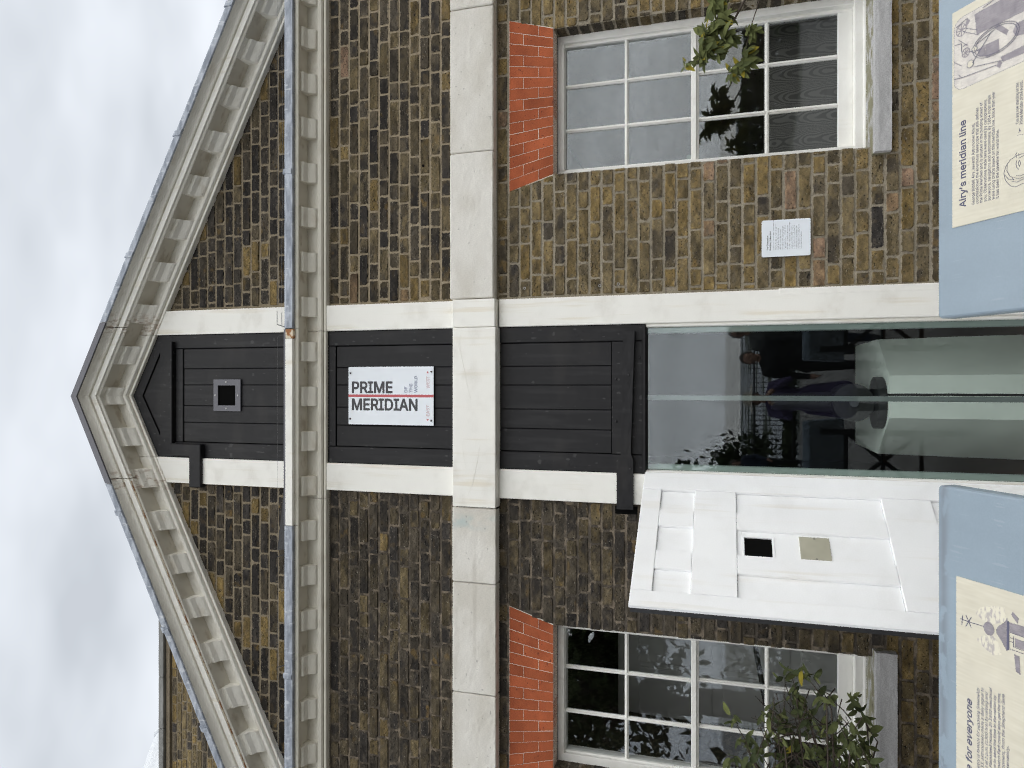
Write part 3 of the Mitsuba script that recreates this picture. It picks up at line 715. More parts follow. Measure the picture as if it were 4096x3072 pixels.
# ---------------------------------------------------------------- sash windows
def sash_window(s):
    x0, x1 = WIN[s]
    cx = (x0 + x1) / 2
    w = put('sash_window', cat_([bx(x0 + 0.001, x0 + 0.052, -0.24, -0.115, 0.81, 2.644), bx(x1 - 0.049, x1 - 0.001, -0.24, -0.115, 0.81, 2.644), bx(x0 + 0.052, x1 - 0.049, -0.24, -0.115, 2.598, 2.644)]), 'sash_paint', OB,
            label='white sash window of twelve panes' if s > 0 else 'white sash window of twelve panes behind the shrub')
    g0, g1 = cx - 0.409, cx + 0.409
    bw = 0.0125
    cols = [cx - 0.1435, cx + 0.1435]
    for name, zt, zb, bar, pf in (('upper_sash', 2.612, 1.770, 2.200, -0.142), ('lower_sash', 1.800, 0.884, 1.357, -0.168)):
        top = (2.594, zt) if name == 'upper_sash' else (1.756, zt)
        bot = (zb, 1.802) if name == 'upper_sash' else (zb, 0.964)
        fr = put('sash_frame', cat_([bx(g0 - 0.028, g0 + 0.012, pf - 0.035, pf, zb, zt), bx(g1 - 0.012, g1 + 0.028, pf - 0.035, pf, zb, zt),
                                     bx(g0 + 0.012, g1 - 0.012, pf - 0.035, pf - 0.0005, *top), bx(g0 + 0.012, g1 - 0.012, pf - 0.035, pf - 0.0005, *bot)]), 'sash_paint', w)
        zl, zh = bot[1], top[0]
        for c in cols: put('glazing_bar', cat_([bx(c - bw, c + bw, pf - 0.03, pf - 0.010, zl, zh, 0.004), bx(c - 0.005, c + 0.005, pf - 0.03, pf - 0.001, zl, zh, 0.002)]), 'sash_paint', w)
        put('glazing_bar', cat_([bx(g0 + 0.012, g1 - 0.012, pf - 0.03, pf - 0.0105, bar - bw, bar + bw, 0.004), bx(g0 + 0.012, g1 - 0.012, pf - 0.03, pf - 0.0015, bar - 0.005, bar + 0.005, 0.002)]), 'sash_paint', w)
        xs, zs = [g0 + 0.005, *cols, g1 - 0.005], [zl - 0.004, bar, zh + 0.004]
        for i in range(3):
            for j in range(2):
                a, b, c, d = xs[i], xs[i + 1], zs[j], zs[j + 1]
                n = 7
                gx, gz = np.meshgrid(np.linspace(a, b, n), np.linspace(c, d, n))
                tl, tw = rng.uniform(-0.0012, 0.0012), rng.uniform(-0.0012, 0.0012)
                yy = -(pf - 0.022) + tl * (gx - a) / 0.26 + tw * (gz - c) / 0.38 + 0.0007 * (meshkit.noise(np.stack([gx * 9, gz * 7 + 5, gx * 0 + 3], -1), 3) - 0.5)
                v = np.c_[gx.ravel(), yy.ravel(), gz.ravel()]
                f = [[r * n + q, r * n + q + 1, (r + 1) * n + q + 1, (r + 1) * n + q] for r in range(n - 1) for q in range(n - 1)]
                put('pane', (v, np.array(f)), 'pane_glass', w, smooth=True)
    put('window_board', bx(x0 + 0.002, x1 - 0.002, -0.24, -0.105, 0.812, 0.8835, 0.004), 'sash_paint', w)
    put('staff_bead', bx(x0 + 0.002, x1 - 0.002, -0.12, -0.095, 0.806, 0.838, 0.006), 'sash_paint', w)
    put('sticker', bx(cx - 0.405 if s > 0 else cx + 0.12, cx - 0.365 if s > 0 else cx + 0.16, -0.1630, -0.1605, 1.803, 1.83, 0.0003), 'frame_green', w)
    sl = [(-0.14, 0.724), (0.062, 0.724), (0.064, 0.79), (0.060, 0.806), (-0.10, 0.826), (-0.14, 0.826)] if s > 0 else [(-0.14, 0.698), (0.062, 0.696), (0.064, 0.784), (0.060, 0.800), (-0.10, 0.826), (-0.14, 0.826)]
    sx0, sx1 = (1.373, 2.42) if s > 0 else (-2.42, -1.392)
    put('stone_sill', lump(ext(Polygon(sl), sx0, sx1, 'pz').subdivide_to_size(0.05), 0.003, 25), 'sill_mat', w)
    return w


for s in (1, -1): sash_window(s)
# what the left window shows of its room: a panelled cupboard and the pale lining of the shutters
cup = put('panelled_cupboard', bx(-2.75, -1.35, -2.0, -1.7, GZ, 2.40), 'room_panel', OB)
for xa, xb in ((-2.72, -2.30), (-2.26, -1.84), (-1.80, -1.38)):
    for za, zb in ((0.3, 1.02), (1.10, 1.62), (1.70, 2.30)):
        put('panel', bx(xa, xb, -1.699, -1.683, za, zb, 0.006), 'room_panel', cup)
put('cupboard_cornice', bx(-2.8, -1.3, -2.05, -1.64, 2.40, 2.47, 0.01), 'room_panel', OB)
put('curtain_rail', cyl((-2.6, 0.9, 1.25), (-1.2, 1.2, 1.5), 0.018, 10), 'black_iron', OB)
put('door_casing', bx(-2.1, -1.98, -2.6, -2.5, -0.2, 2.3), 'room_panel', OB)
put('ceiling_beam', bx(-2.69, -1.0, -1.5, -1.3, 3.0, 3.2), 'room_wall', OB)
put('plywood_screen', bx(1.30, 2.45, -0.50, -0.48, 0.6, 1.36, 0.002), 'plywood_mat', OB)

# ---------------------------------------------------------------- fittings hung on the front
def textm(txt, h, bold=False, italic=0.0):
    m = meshkit.text_mesh(txt, h, 0.0006, bold)
    v = np.array(m.vertices)
    v[:, 0] += italic * v[:, 1]
    return trimesh.Trimesh(v, m.faces, process=False)


def on_wall(m, x, z, p, width=None, rot=0):
    """Lays lettering (xy plane) on the front: x along, y up. width: stretched to this length."""
    v = np.array(m.vertices)
    if width: v[:, 0] *= width / (v[:, 0].max() - v[:, 0].min())
    v[:, 0] -= v[:, 0].min()
    if rot: v = np.c_[-v[:, 1] * rot, v[:, 0] * rot, v[:, 2]]
    return trimesh.Trimesh(np.c_[x + v[:, 0], -(p + v[:, 2]), z + v[:, 1]], m.faces, process=False)


# the sign: its words run upwards along a red line
SG = thing('meridian_sign', 'white sign with a red vertical line reading PRIME MERIDIAN on the black boards', 'sign')
sx0, sx1, sz0, sz1 = -0.187, 0.207, 3.450, 4.083
put('board', bx(sx0, sx1, 0.019, 0.026, sz0, sz1, 0.002), 'sign_white', SG)


def S(px, py):        # sign detail measured on its own face: 0..1 across the image of the sign
    return sx1 - (sx1 - sx0) * (py - 100) / 1355.0, sz1 - (sz1 - sz0) * (px - 70) / 1990.0


_, zt = S(70, 0); 
xa, _ = S(0, 748); xb, _ = S(0, 808)
put('red_line', bx(xb, xa, 0.0255, 0.0266, sz0 + 0.0005, sz1 - 0.0005, 0.0002), 'ink_red', SG)


def heavier(m, w):
    """Bolder lettering: the letters with shifted copies of themselves, each a hair behind the last."""
    out = []
    for k, (a, b) in enumerate(((0, 0), (1, 0), (-1, 0), (0, 1), (0, -1))):
        q = m.copy()
        q.apply_translation([a * w, 0.00006 * k, b * w])
        out.append(q)
    return cat_(out)


def sign_text(txt, px0, px1, py_base, py_top, material, bold):
    """Words that read down the picture's left-to-right, which is downwards on the wall: letters lie on their side."""
    h = abs(S(0, py_top)[0] - S(0, py_base)[0])
    m = textm(txt, h, bold)
    v = np.array(m.vertices)
    L = abs(S(px1, 0)[1] - S(px0, 0)[1])
    v[:, 0] = (v[:, 0] - v[:, 0].min()) * L / (v[:, 0].max() - v[:, 0].min())
    x = S(0, py_base)[0] + v[:, 1]
    z = S(px0, 0)[1] - v[:, 0]
    put('lettering', heavier(trimesh.Trimesh(np.c_[x, -(0.0258 + v[:, 2]), z], m.faces[:, ::-1], process=False), 0.0016), material, SG)


sign_text('PRIME', 160, 1118, 706, 452, 'ink_dark', True)
sign_text('MERIDIAN', 160, 1693, 1110, 852, 'ink_dark', True)


def sign_upright(txt, px_base, px_top, py0, py1, material, bold):
    """Words upright on the wall (they read up the picture)."""
    (xl, zb), (xr, zt) = S(px_base, py0), S(px_top, py1)
    put('lettering', heavier(on_wall(textm(txt, zt - zb, bold), xl, zb, 0.0258, xr - xl), 0.0005 if bold else 0.00005), material, SG)


sign_upright('OF', 1462, 1393, 703, 568, 'ink_blue', True)
sign_upright('THE', 1577, 1510, 703, 495, 'ink_blue', True)
sign_upright('WORLD', 1690, 1625, 703, 318, 'ink_blue', True)
sign_upright('WEST', 1963, 1893, 600, 322, 'ink_rose', False)
sign_upright('EAST', 1963, 1893, 1238, 985, 'ink_rose', False)
for tip, b, c in (((1926, 203), (1897, 262), (1955, 262)), ((1926, 1353), (1897, 1297), (1955, 1297))):
    mid = ((b[0] + c[0]) / 2, b[1] + (10 if tip[1] > b[1] else -10))
    put('arrow_mark', ext(Polygon([S(*tip), S(*b), S(*mid), S(*c)]), 0.0257, 0.0264), 'ink_red', SG)
for px, py in ((122, 245), (2010, 222), (115, 1323), (2007, 1340)):
    x, z = S(px, py)
    put('screw', cyl((x, -0.0255, z), (x, -0.0305, z), 0.0065, 12), 'black_iron', SG)

PQ = thing('wall_plaque', 'small white rounded plaque of small print on the yellow-brown brick wall', 'plaque')
put('plate', ext(rect(0.826, 1.038, 1.133, 1.396).buffer(-0.008).buffer(0.008, quad_segs=4), 0.012, 0.018), 'sign_white', PQ)
put('spacer', bx(0.86, 1.0, 0.0, 0.012, 1.17, 1.36), 'black_iron', PQ)
PS = 0.000178        # metres per measured pixel


def pq_text(txt, px_base, py0, py1, cap, bold):
    zb = 1.396 - (px_base - 348) * (0.263 / 1435)
    xl = 0.826 + (1325 - 0.04 * (px_base - 348) - py0) * (0.2125 / 1075)
    wd = (py0 - py1) * (0.2125 / 1075)
    put('print', on_wall(textm(txt, cap, bold), xl, zb, 0.0178, wd), 'ink_dark', PQ)


pq_text('The Greenwich', 543, 1130, 690, 0.0083, True)
pq_text('Meridian Telescope', 625, 1125, 567, 0.0083, True)
put('rule', bx(0.868, 1.036, 0.0178, 0.0184, 1.3330, 1.3343, 0.0001), 'ink_dark', PQ)
for k, (t, a, b) in enumerate([('Behind the window is the telescope', 1113, 370), ('which defines the Greenwich', 1108, 480), ('Meridian. It is a transit circle', 1107, 503), ('designed by the 7th Astronomer', 1103, 415),
                               ('Royal, George Airy, in 1850. It was', 1098, 383), ('the centre-line of this instrument', 1094, 405), ('that was adopted by an international', 1090, 320), ('conference in Washington, USA,', 1085, 418),
                               ('in 1884 as the Prime Meridian for', 1081, 395), ("the World, or longitude 00\u00b0 00'", 1078, 410), ("00''. Both time and longitude are", 1074, 372), ('measured from this line.', 1070, 575)]):
    pq_text(t, 785 + 67.5 * k, a, b, 0.0058, False)

# thin bird wires stretched above the cornice with their springs and pins
BWR = thing('bird_wire', 'thin bird wires with little springs and pins along the top of the cornice', 'wire')
for z, p, xa, xb in ((4.553, 0.165, 0.63, 2.9), (4.518, 0.165, 0.60, 2.9), (4.553, 0.165, -2.9, 0.415), (4.50, 0.165, -2.9, -1.15)):
    put('wire', tube([(xa, -p, z), ((xa + xb) / 2, -p, z - 0.006), (xb, -p, z)], 0.0009, 4), 'steel_mat', BWR)
for z, x in ((4.553, 0.505), (4.518, 0.495)):
    t = np.linspace(0, 1, 60)
    put('spring', tube(np.c_[x + 0.085 * t, -0.165 + 0.004 * np.cos(t * 75), z + 0.004 * np.sin(t * 75)], 0.0012, 4), 'steel_mat', BWR)
for x0, x1 in ((0.50, 0.475), (0.415, 0.432), (-1.10, -1.07), (-1.86, -1.83)):
    put('pin', cyl((x0, -0.165, 4.556), (x1, -0.165, 4.465), 0.0028, 8), 'black_iron', BWR)
single('drill_hole', cyl((1.55, 0.012, 3.535), (1.55, -0.006, 3.535), 0.009, 12), 'void_black', 'small dark round hole low in the upper brickwork on the right', 'hole')
for x, z, lab in ((0.703, 2.830, 'tiny ring plug in the yellow-brown brickwork close under the stone band'), (0.700, 2.345, 'upper of two close-set ring plugs in the brickwork beside the white post'), (0.706, 2.230, 'lower of two close-set ring plugs in the brickwork beside the white post')):
    g = trimesh.creation.torus(0.0075, 0.002, 12, 6)
    v = np.array(g.vertices)
    single('wall_plug', trimesh.Trimesh(np.c_[x + v[:, 0], -0.006 + v[:, 2], z + v[:, 1]], g.faces), 'steel_mat', lab, 'plug', 'ring plugs in the brickwork')

# ---------------------------------------------------------------- interior: the stone pier and what stands on it
PR = thing('stone_pier', 'pale whitewashed stone pier split by a narrow slot behind the tall pane', 'pier')
for s, x0, xf, xw in ((1, 0.0320, 0.142, 0.382), (-1, 0.0170, -0.117, -0.367)):
    sh = [(x0, -0.42), (xf, -0.42), (xw, -0.76), (xw, -1.6), (x0, -1.6)]
    m = ext(Polygon(sh), GZ, 0.641, 'xp').subdivide_to_size(0.12)
    v = np.array(m.vertices)
    v[:, 0] *= 1 + 0.05 * (0.641 - v[:, 2]) * np.clip(np.abs(v[:, 0]) * 9, 0, 1)
    put('half', lump(trimesh.Trimesh(v, m.faces, process=False), 0.004, 9), 'pier_mat', PR)
put('slot', bx(0.0172, 0.0318, -1.55, -0.46, GZ, 0.640, 0.001), 'void_black', PR)
TE = thing('transit_instrument', 'dark round instrument on a black disc on top of the pale pier', 'instrument')
put('base_disc', cyl((-0.030, 0.62, 0.642), (-0.030, 0.62, 0.692), 0.165, 40), 'black_iron', TE, smooth=40)
put('drum', cyl((-0.030, 0.58, 0.815), (-0.030, 0.90, 0.815), 0.122, 40), 'black_iron', TE, smooth=40)
put('boss', cyl((-0.030, 0.55, 0.815), (-0.030, 0.59, 0.815), 0.026, 20), 'grey_metal', TE, smooth=40)
put('pedestal', bx(-0.09, 0.03, -0.76, -0.60, 0.692, 0.75, 0.006), 'black_iron', TE)
put('tube', tube([(-0.030, 0.74, 0.90), (-0.030, 0.74, 1.3)], [0.07, 0.055], 24), 'black_iron', TE, smooth=40)

# ---------------------------------------------------------------- neighbouring building and dome behind, left
NB = thing('parapet_building', 'taller old brick building with grey stone coping behind the left end of the gable', 'building')
reg = rect(-9.0, -2.75, 7.0, 8.30)
nw = put('wall', ext(rect(-9.0, -2.75, GZ, 8.31), -3.4, -3.0035), 'mortar_mat', NB)
brick_wall(nw, reg, 'pale', z_off=8.30 - 110 * 0.0757, view=(-4.9, -3.1, 7.3, 8.4), face=-3.0, limit=200)
put('coping', cat_([lump(bx(a, b, -3.45, -2.93, 8.372, 8.447, 0.006).subdivide_to_size(0.1), 0.004, 12) for a, b in ((-3.6, -2.73), (-4.25, -3.605), (-5.2, -4.255), (-6.5, -5.205))]), 'coping_mat', NB)
put('coping_drip', bx(-6.5, -2.75, -3.4, -2.97, 8.31, 8.371, 0.004), 'mortar_mat', NB)
DM = thing('lead_dome', 'pale grey ribbed dome rising behind the brick parapet', 'dome')
dc, R0 = np.array([-6.95, 6.6, 8.85]), 2.55
m = trimesh.creation.icosphere(4, R0)
put('shell', trimesh.Trimesh(np.array(m.vertices) * [1, 1, 1.0] + dc, m.faces), 'dome_lead', DM, smooth=True)
for k in range(14):
    a = k * 2 * np.pi / 14 + 0.1
    e = np.linspace(-0.3, 1.45, 24)
    put('rib', tube(np.c_[dc[0] + (R0 + 0.01) * np.cos(e) * np.cos(a), dc[1] + (R0 + 0.01) * np.cos(e) * np.sin(a), dc[2] + (R0 + 0.01) * np.sin(e)], 0.035, 8), 'dome_lead', DM, smooth=True)
put('drum', cyl(dc - [0, 0, 9.4], dc - [0, 0, 0.2], 2.5, 48), 'dome_lead', DM, smooth=40)

# ---------------------------------------------------------------- the two information lecterns
TILT = math.radians(32.2)
SD, LN = np.array([0, -math.cos(TILT), -math.sin(TILT)]), np.array([0, -math.sin(TILT), math.cos(TILT)])
LO = np.array([0, -2.0, 0.95])


def lec(m):
    """Mesh in panel coordinates (x, s down the slope, t off the face) to its place."""
    v = np.asarray(m.vertices)
    w = LO + np.outer(v[:, 1], SD) + np.outer(v[:, 2], LN)
    w[:, 0] = v[:, 0]
    m = trimesh.Trimesh(w, m.faces, process=False)
    return m


def lbox(x0, x1, s0, s1, t0, t1, bev=0.003):
    m = bx(x0, x1, -s1, -s0, t0, t1, bev)
    return lec(m)


def lext(poly, t0, t1):
    return lec(trimesh.creation.extrude_polygon(poly, t1 - t0, engine='earcut').apply_translation([0, 0, t0]))


def ltext(txt, x0, x1, s, cap, material, parent, bold=False, italic=0.0, name='print'):
    m = textm(txt, cap, bold, italic)
    v = np.array(m.vertices)
    v[:, 0] = x0 + (v[:, 0] - v[:, 0].min()) * (x1 - x0) / (v[:, 0].max() - v[:, 0].min())
    v = np.c_[v[:, 0], s - v[:, 1], 0.0034 + v[:, 2]]
    put(name, lec(trimesh.Trimesh(v, m.faces[:, ::-1], process=False)), material, parent)


def lline(pts, w, material, parent, name='engraved_line', t=0.0036):
    q = shapely.LineString(pts).buffer(w / 2, quad_segs=2, cap_style='round')
    for g in getattr(q, 'geoms', [q]): put(name, lext(g, t - 0.001, t), material, parent)


def lmulti(lines, w, material, parent, name, t=0.0036):
    q = shapely.union_all([shapely.LineString(l).buffer(w / 2, quad_segs=2) for l in lines])
    put(name, cat_([lext(g, t - 0.001, t) for g in getattr(q, 'geoms', [q])]), material, parent)


def lectern(x0, x1, px0, px1, ps0, label):
    L = thing('information_lectern', label, 'information board', 'information boards in front of the building')
    out = sbox(x0, -0.058, x1, 0.60).buffer(-0.014).buffer(0.014, quad_segs=4)
    body = m3.CrossSection([np.array(out.exterior.coords)[:-1][::(1 if out.exterior.is_ccw else -1)]])
    slabs = []
    for k, (o, t0, t1) in enumerate(((-0.0035, -0.062, -0.002), (-0.0075, -0.064, 0.0), (0.0, -0.052, -0.007))):
        slabs.append(m3.Manifold.extrude(body.offset(o, m3.JoinType.Round), t1 - t0).translate([0, 0, t0]))
    r = slabs[0]
    for q in slabs[1:]: r = r + q
    pts = np.vstack([q.to_mesh().vert_properties[:, :3] for q in slabs])
    put('slab', lec(hull(pts)), 'blue_paint', L, smooth=25)
    put('plate', lbox(px0, px1, ps0, 0.50, 0.0002, 0.0033, 0.0006), 'cream_plate', L)
    # lattice stand
    bz = 0.95 - 0.34
    for xx in (x0 + 0.10, (x0 + x1) / 2, x1 - 0.10):
        put('leg', bx(xx - 0.025, xx + 0.025, 2.08, 2.13, GZ, 0.83, 0.004), 'black_iron', L)
    xm = (x0 + x1) / 2
    for xa, xb in ((x0 + 0.10, xm), (xm, x1 - 0.10)):
        for za, zb in ((0.05, 0.62), (0.62, 0.05)):
            put('brace', tube([(xa, -2.105, za), (xb, -2.105, zb)], 0.018, 8), 'black_iron', L)
    for zz in (0.05, 0.335, 0.62):
        put('stretcher', bx(x0 + 0.1, x1 - 0.1, 2.095, 2.118, zz - 0.016, zz + 0.016, 0.003), 'black_iron', L)
    return L


LR = lectern(0.288, 1.452, 0.553, 1.189, -0.003, "pale blue information board on the right titled Airy's meridian line")
LL = lectern(-1.36, -0.2165, -1.105, -0.476, 0.0105, 'pale blue information board on the left ending in the words for everyone')

ltext("Airy\u2019s meridian line", 0.606, 0.859, 0.0432, 0.0205, 'ink_navy', LR, True, name='title')
for k, (t, x1) in enumerate([('George Biddell Airy, seventh Astronomer Royal,', 0.838), ('commissioned the enormous telescope that still defines', 0.879), ('the Prime Meridian and is situated in the building ahead of', 0.889),
                             ('you. Observations made here were used by cartographers,', 0.893), ('surveyors, navigators and astronomers. By 1884 most ships', 0.900), ('were using charts based on this meridian line. Since that year', 0.905), ('it has been the baseline for world time.', 0.795)]):
    ltext(t, 0.6045, x1, 0.0715 + 0.01255 * k, 0.0083, 'ink_navy', LR)
ltext('You are now standing on the', 0.790, 0.901, 0.2045, 0.0083, 'ink_navy', LR)
ltext('Prime Meridian of the world.', 0.786, 0.901, 0.2158, 0.0083, 'ink_navy', LR)
put('arrow_mark', lext(Polygon([(0.765, 0.2045), (0.777, 0.2075), (0.766, 0.211), (0.769, 0.2075)]), 0.003, 0.004), 'ink_navy', LR)
lline([(0.760, 0.1995), (0.757, 0.222)], 0.0008, 'ink_navy', LR)
# a plain engraving of a workshop of wheels, piers and tubes
pic = sbox(0.952, 0.004, 1.162, 0.40).buffer(-0.03).buffer(0.03, quad_segs=6)
put('engraving', lext(pic, 0.0030, 0.00345), 'print_pale', LR, label='grey engraving of wheels, blocks and tubes')
lline(list(pic.exterior.coords), 0.0008, 'ink_navy', LR)


def ring(x, s, rx, w, seg=28, rs=None, a0=0, a1=2 * np.pi):
    rs = rs or rx
    return [(x + rx * math.cos(a), s + rs * math.sin(a)) for a in np.linspace(a0, a1, seg)]


for x, s, r, n in ((1.125, 0.0288, 0.0165, 8), (1.053, 0.0438, 0.0125, 7)):
    lmulti([ring(x, s, r, 0)] + [[(x, s), (x + r * math.cos(k * 2 * np.pi / n), s + r * math.sin(k * 2 * np.pi / n))] for k in range(n)], 0.0024, 'print_grey', LR, 'printed_wheel', 0.0042)
for poly in ([(1.150, 0.072), (1.088, 0.079), (1.084, 0.235), (1.149, 0.235)], [(1.047, 0.106), (1.045, 0.147), (1.008, 0.149), (1.009, 0.107)], [(1.044, 0.0804), (1.047, 0.1041), (1.016, 0.1064), (1.021, 0.0875)],
             [(1.131, 0.040), (1.150, 0.048), (1.140, 0.058), (1.126, 0.046)], [(1.082, 0.1321), (1.088, 0.1457), (1.055, 0.1764), (1.044, 0.1701)], [(0.992, 0.152), (0.994, 0.24), (0.972, 0.24), (0.975, 0.16)],
             [(1.045, 0.188), (1.062, 0.197), (1.062, 0.24), (1.02, 0.24), (1.028, 0.198)], [(0.972, 0.140), (0.985, 0.148), (0.975, 0.158), (0.962, 0.150)], [(1.15, 0.165), (1.162, 0.182), (1.148, 0.2), (1.139, 0.18)]):
    put('printed_block', lext(Polygon(poly), 0.0035, 0.0041), 'print_grey', LR)
for x, s, r in ((1.05, 0.072, 0.0085), (1.013, 0.059, 0.0105)):
    put('printed_disc', lext(Polygon(ring(x, s, r, 0)), 0.0042, 0.0046), 'cream_plate', LR)
    lline(ring(x, s, r, 0), 0.0014, 'ink_navy', LR, t=0.0050)
lmulti([ring(1.046, 0.137, 0.040, 0, 40, 0.070), ring(1.046, 0.137, 0.035, 0, 40, 0.064)], 0.0011, 'ink_navy', LR, 'printed_ring', 0.0050)
lmulti([[(1.118, 0.035), (1.085, 0.085)], [(1.126, 0.041), (1.10, 0.082)], [(1.013, 0.066), (1.075, 0.125)], [(1.06, 0.078), (1.076, 0.135)], [(1.1, 0.02), (1.07, 0.05)], [(1.09, 0.008), (1.085, 0.03), (1.06, 0.03)], [(1.04, 0.006), (1.02, 0.03)],
        [(0.99, 0.006), (0.985, 0.03), (0.975, 0.14)], [(0.985, 0.03), (0.998, 0.02)], [(1.14, 0.012), (1.15, 0.05)], [(1.0, 0.07), (0.98, 0.16)], [(1.075, 0.05), (1.075, 0.034)], [(1.05, 0.055), (1.04, 0.09)], [(1.155, 0.1), (1.162, 0.15)]], 0.0011, 'ink_navy', LR, 'printed_strokes', 0.0050)
# line portrait: a head of waved hair, brow and eye
lmulti([[(0.705, 0.225), (0.706, 0.20), (0.700, 0.181), (0.686, 0.168), (0.668, 0.162), (0.650, 0.166), (0.640, 0.172), (0.628, 0.182), (0.622, 0.198), (0.626, 0.215), (0.624, 0.235)],
        [(0.690, 0.172), (0.672, 0.171), (0.655, 0.180), (0.648, 0.19)], [(0.662, 0.1655), (0.648, 0.176), (0.642, 0.192), (0.648, 0.186)], [(0.640, 0.185), (0.634, 0.20), (0.638, 0.22)], [(0.649, 0.192), (0.641, 0.206), (0.644, 0.23)], [(0.652, 0.198), (0.648, 0.21), (0.652, 0.23)],
        [(0.692, 0.199), (0.684, 0.197), (0.674, 0.199), (0.667, 0.205)], [(0.690, 0.206), (0.683, 0.2035), (0.674, 0.207), (0.682, 0.2105), (0.690, 0.207)], [(0.700, 0.199), (0.709, 0.196), (0.714, 0.2)], [(0.702, 0.206), (0.709, 0.2045)], [(0.697, 0.205), (0.701, 0.225)]], 0.0010, 'ink_navy', LR, 'line_portrait', 0.0042)

ltext('Time for everyone', -1.078, -0.8195, 0.0630, 0.0190, 'ink_navy', LL, True, 0.22, name='title')
for k, (t, x0, x1) in enumerate([('The Observatory is famous for supplying Greenwich', -1.072, -0.777), ('time. From 1833, astronomers made a daily signal to', -1.080, -0.771), ('the River Thames at 1 p.m. (1300 hrs) by raising and', -1.087, -0.777), ('a time-ball on Flamsteed House. In 1852 electrical', -1.072, -0.761),
                                 ('pulses allowed them to send the time to the nation by', -1.090, -0.775), ('wire. Visitors to Greenwich Park could also get the time,', -1.100, -0.764), ('set by the astronomers, from the Shepherd Gate', -1.065, -0.762), ('Clock at the Observatory.', -1.055, -0.899)]):
    ltext(t, x0, x1, 0.0875 + 0.01275 * k, 0.0083, 'ink_navy', LL, italic=0.2)
# printed turret with its ball and vane
lmulti([[(-0.598, 0.050), (-0.5955, 0.100)], [(-0.597, 0.026), (-0.598, 0.052)], [(-0.582, 0.0443), (-0.611, 0.061)], [(-0.583, 0.061), (-0.613, 0.0443)], [(-0.587, 0.033), (-0.612, 0.0305)]], 0.0021, 'ink_navy', LL, 'printed_vane', 0.0042)
put('printed_smoke', lext(Polygon([(-0.567, 0.0756), (-0.545, 0.09), (-0.530, 0.125), (-0.523, 0.1641), (-0.56, 0.1677), (-0.585, 0.12), (-0.581, 0.1)]), 0.0032, 0.0037), 'print_faint', LL)
put('printed_smoke', lext(Polygon([(-0.639, 0.0775), (-0.656, 0.1041), (-0.666, 0.13), (-0.656, 0.155), (-0.625, 0.145), (-0.61, 0.125), (-0.622, 0.1)]), 0.0032, 0.0037), 'print_faint', LL)
put('printed_ball', lext(Polygon(ring(-0.5965, 0.1171, 0.019, 0, 28, 0.0165)), 0.0036, 0.0042), 'print_grey', LL)
put('printed_block', lext(Polygon([(-0.594, 0.1391), (-0.581, 0.1445), (-0.566, 0.162), (-0.549, 0.1721), (-0.64, 0.1712), (-0.623, 0.1588), (-0.602, 0.1409)]), 0.0036, 0.0042), 'print_grey', LL)
put('printed_block', lext(Polygon([(-0.556, 0.1717), (-0.558, 0.1782), (-0.634, 0.1782), (-0.638, 0.1712)]), 0.0043, 0.0047), 'ink_navy', LL)
put('printed_block', lext(Polygon([(-0.559, 0.1782), (-0.556, 0.235), (-0.586, 0.235), (-0.586, 0.1782)]), 0.0036, 0.0042), 'print_grey', LL)
lmulti([[(-0.586, 0.18), (-0.586, 0.235)], [(-0.631, 0.18), (-0.630, 0.235)], [(-0.594, 0.19), (-0.622, 0.19), (-0.622, 0.235)], [(-0.6, 0.18), (-0.6, 0.188)], [(-0.61, 0.18), (-0.61, 0.188)]], 0.0012, 'ink_navy', LL, 'printed_strokes', 0.0043)
put('printed_block', lext(Polygon([(-0.597, 0.194), (-0.62, 0.194), (-0.62, 0.24), (-0.597, 0.24)]), 0.0036, 0.0041), 'print_grey', LL)
for poly in ([(-0.527, 0.187), (-0.537, 0.184), (-0.556, 0.202), (-0.54, 0.205)], [(-0.640, 0.192), (-0.686, 0.197), (-0.69, 0.21), (-0.642, 0.207)]):
    put('printed_block', lext(Polygon(poly), 0.0036, 0.0041), 'print_grey', LL)

# ---------------------------------------------------------------- leafy branch (right) and shrub (left)
def leaf_variant(seed, wide=0.19, curl=0.25):
    """A blade folded a little along its midrib, waved at the margin, bent towards the tip."""
    r = np.random.RandomState(seed)
    n = 7
    v, f = [], []
    for i in range(n):
        t = i / (n - 1)
        w = wide * max(math.sin(math.pi * t ** 0.85), 0.0) ** 0.75 * (1 + 0.07 * r.uniform(-1, 1))
        if i in (0, n - 1): w = 0.004
        zc = -curl * t * t
        side = 0.05 * math.sin(t * 2.5 + seed)
        v += [[t, side - w, zc + w * 0.30 + 0.015 * r.uniform(-1, 1)], [t, side, zc], [t, side + w, zc + w * 0.30 + 0.015 * r.uniform(-1, 1)]]
        if i:
            a = 3 * (i - 1)
            for k in (0, 1):
                f += [[a + k, a + k + 1, a + 4 + k], [a + k, a + 4 + k, a + 3 + k]]
    return np.array(v, float), np.array(f)


LEAF = [leaf_variant(s, 0.175 + 0.02 * (s % 4), 0.05 + 0.10 * (s % 3)) for s in range(6)]
more_leaves = {}


def add_leaf(base, d, L, up, shade, parent, r):
    d = np.asarray(d, float); d /= np.linalg.norm(d)
    side = np.cross(d, up); side /= np.linalg.norm(side) + 1e-9
    nn = np.cross(side, d)
    v, f = LEAF[r.randint(6)]
    w = np.asarray(base) + L * (v[:, :1] * d + v[:, 1:2] * side + v[:, 2:] * nn)
    uv = np.c_[shade + 0.0005 * v[:, 0], 0.001 * v[:, 1]]
    if used.get(parent + '__leaf', 0) < 299: put('leaf', (w, f), 'leaf_mat', parent, smooth=True, uv=uv)
    else: more_leaves.setdefault(parent, []).append((w, f, uv))


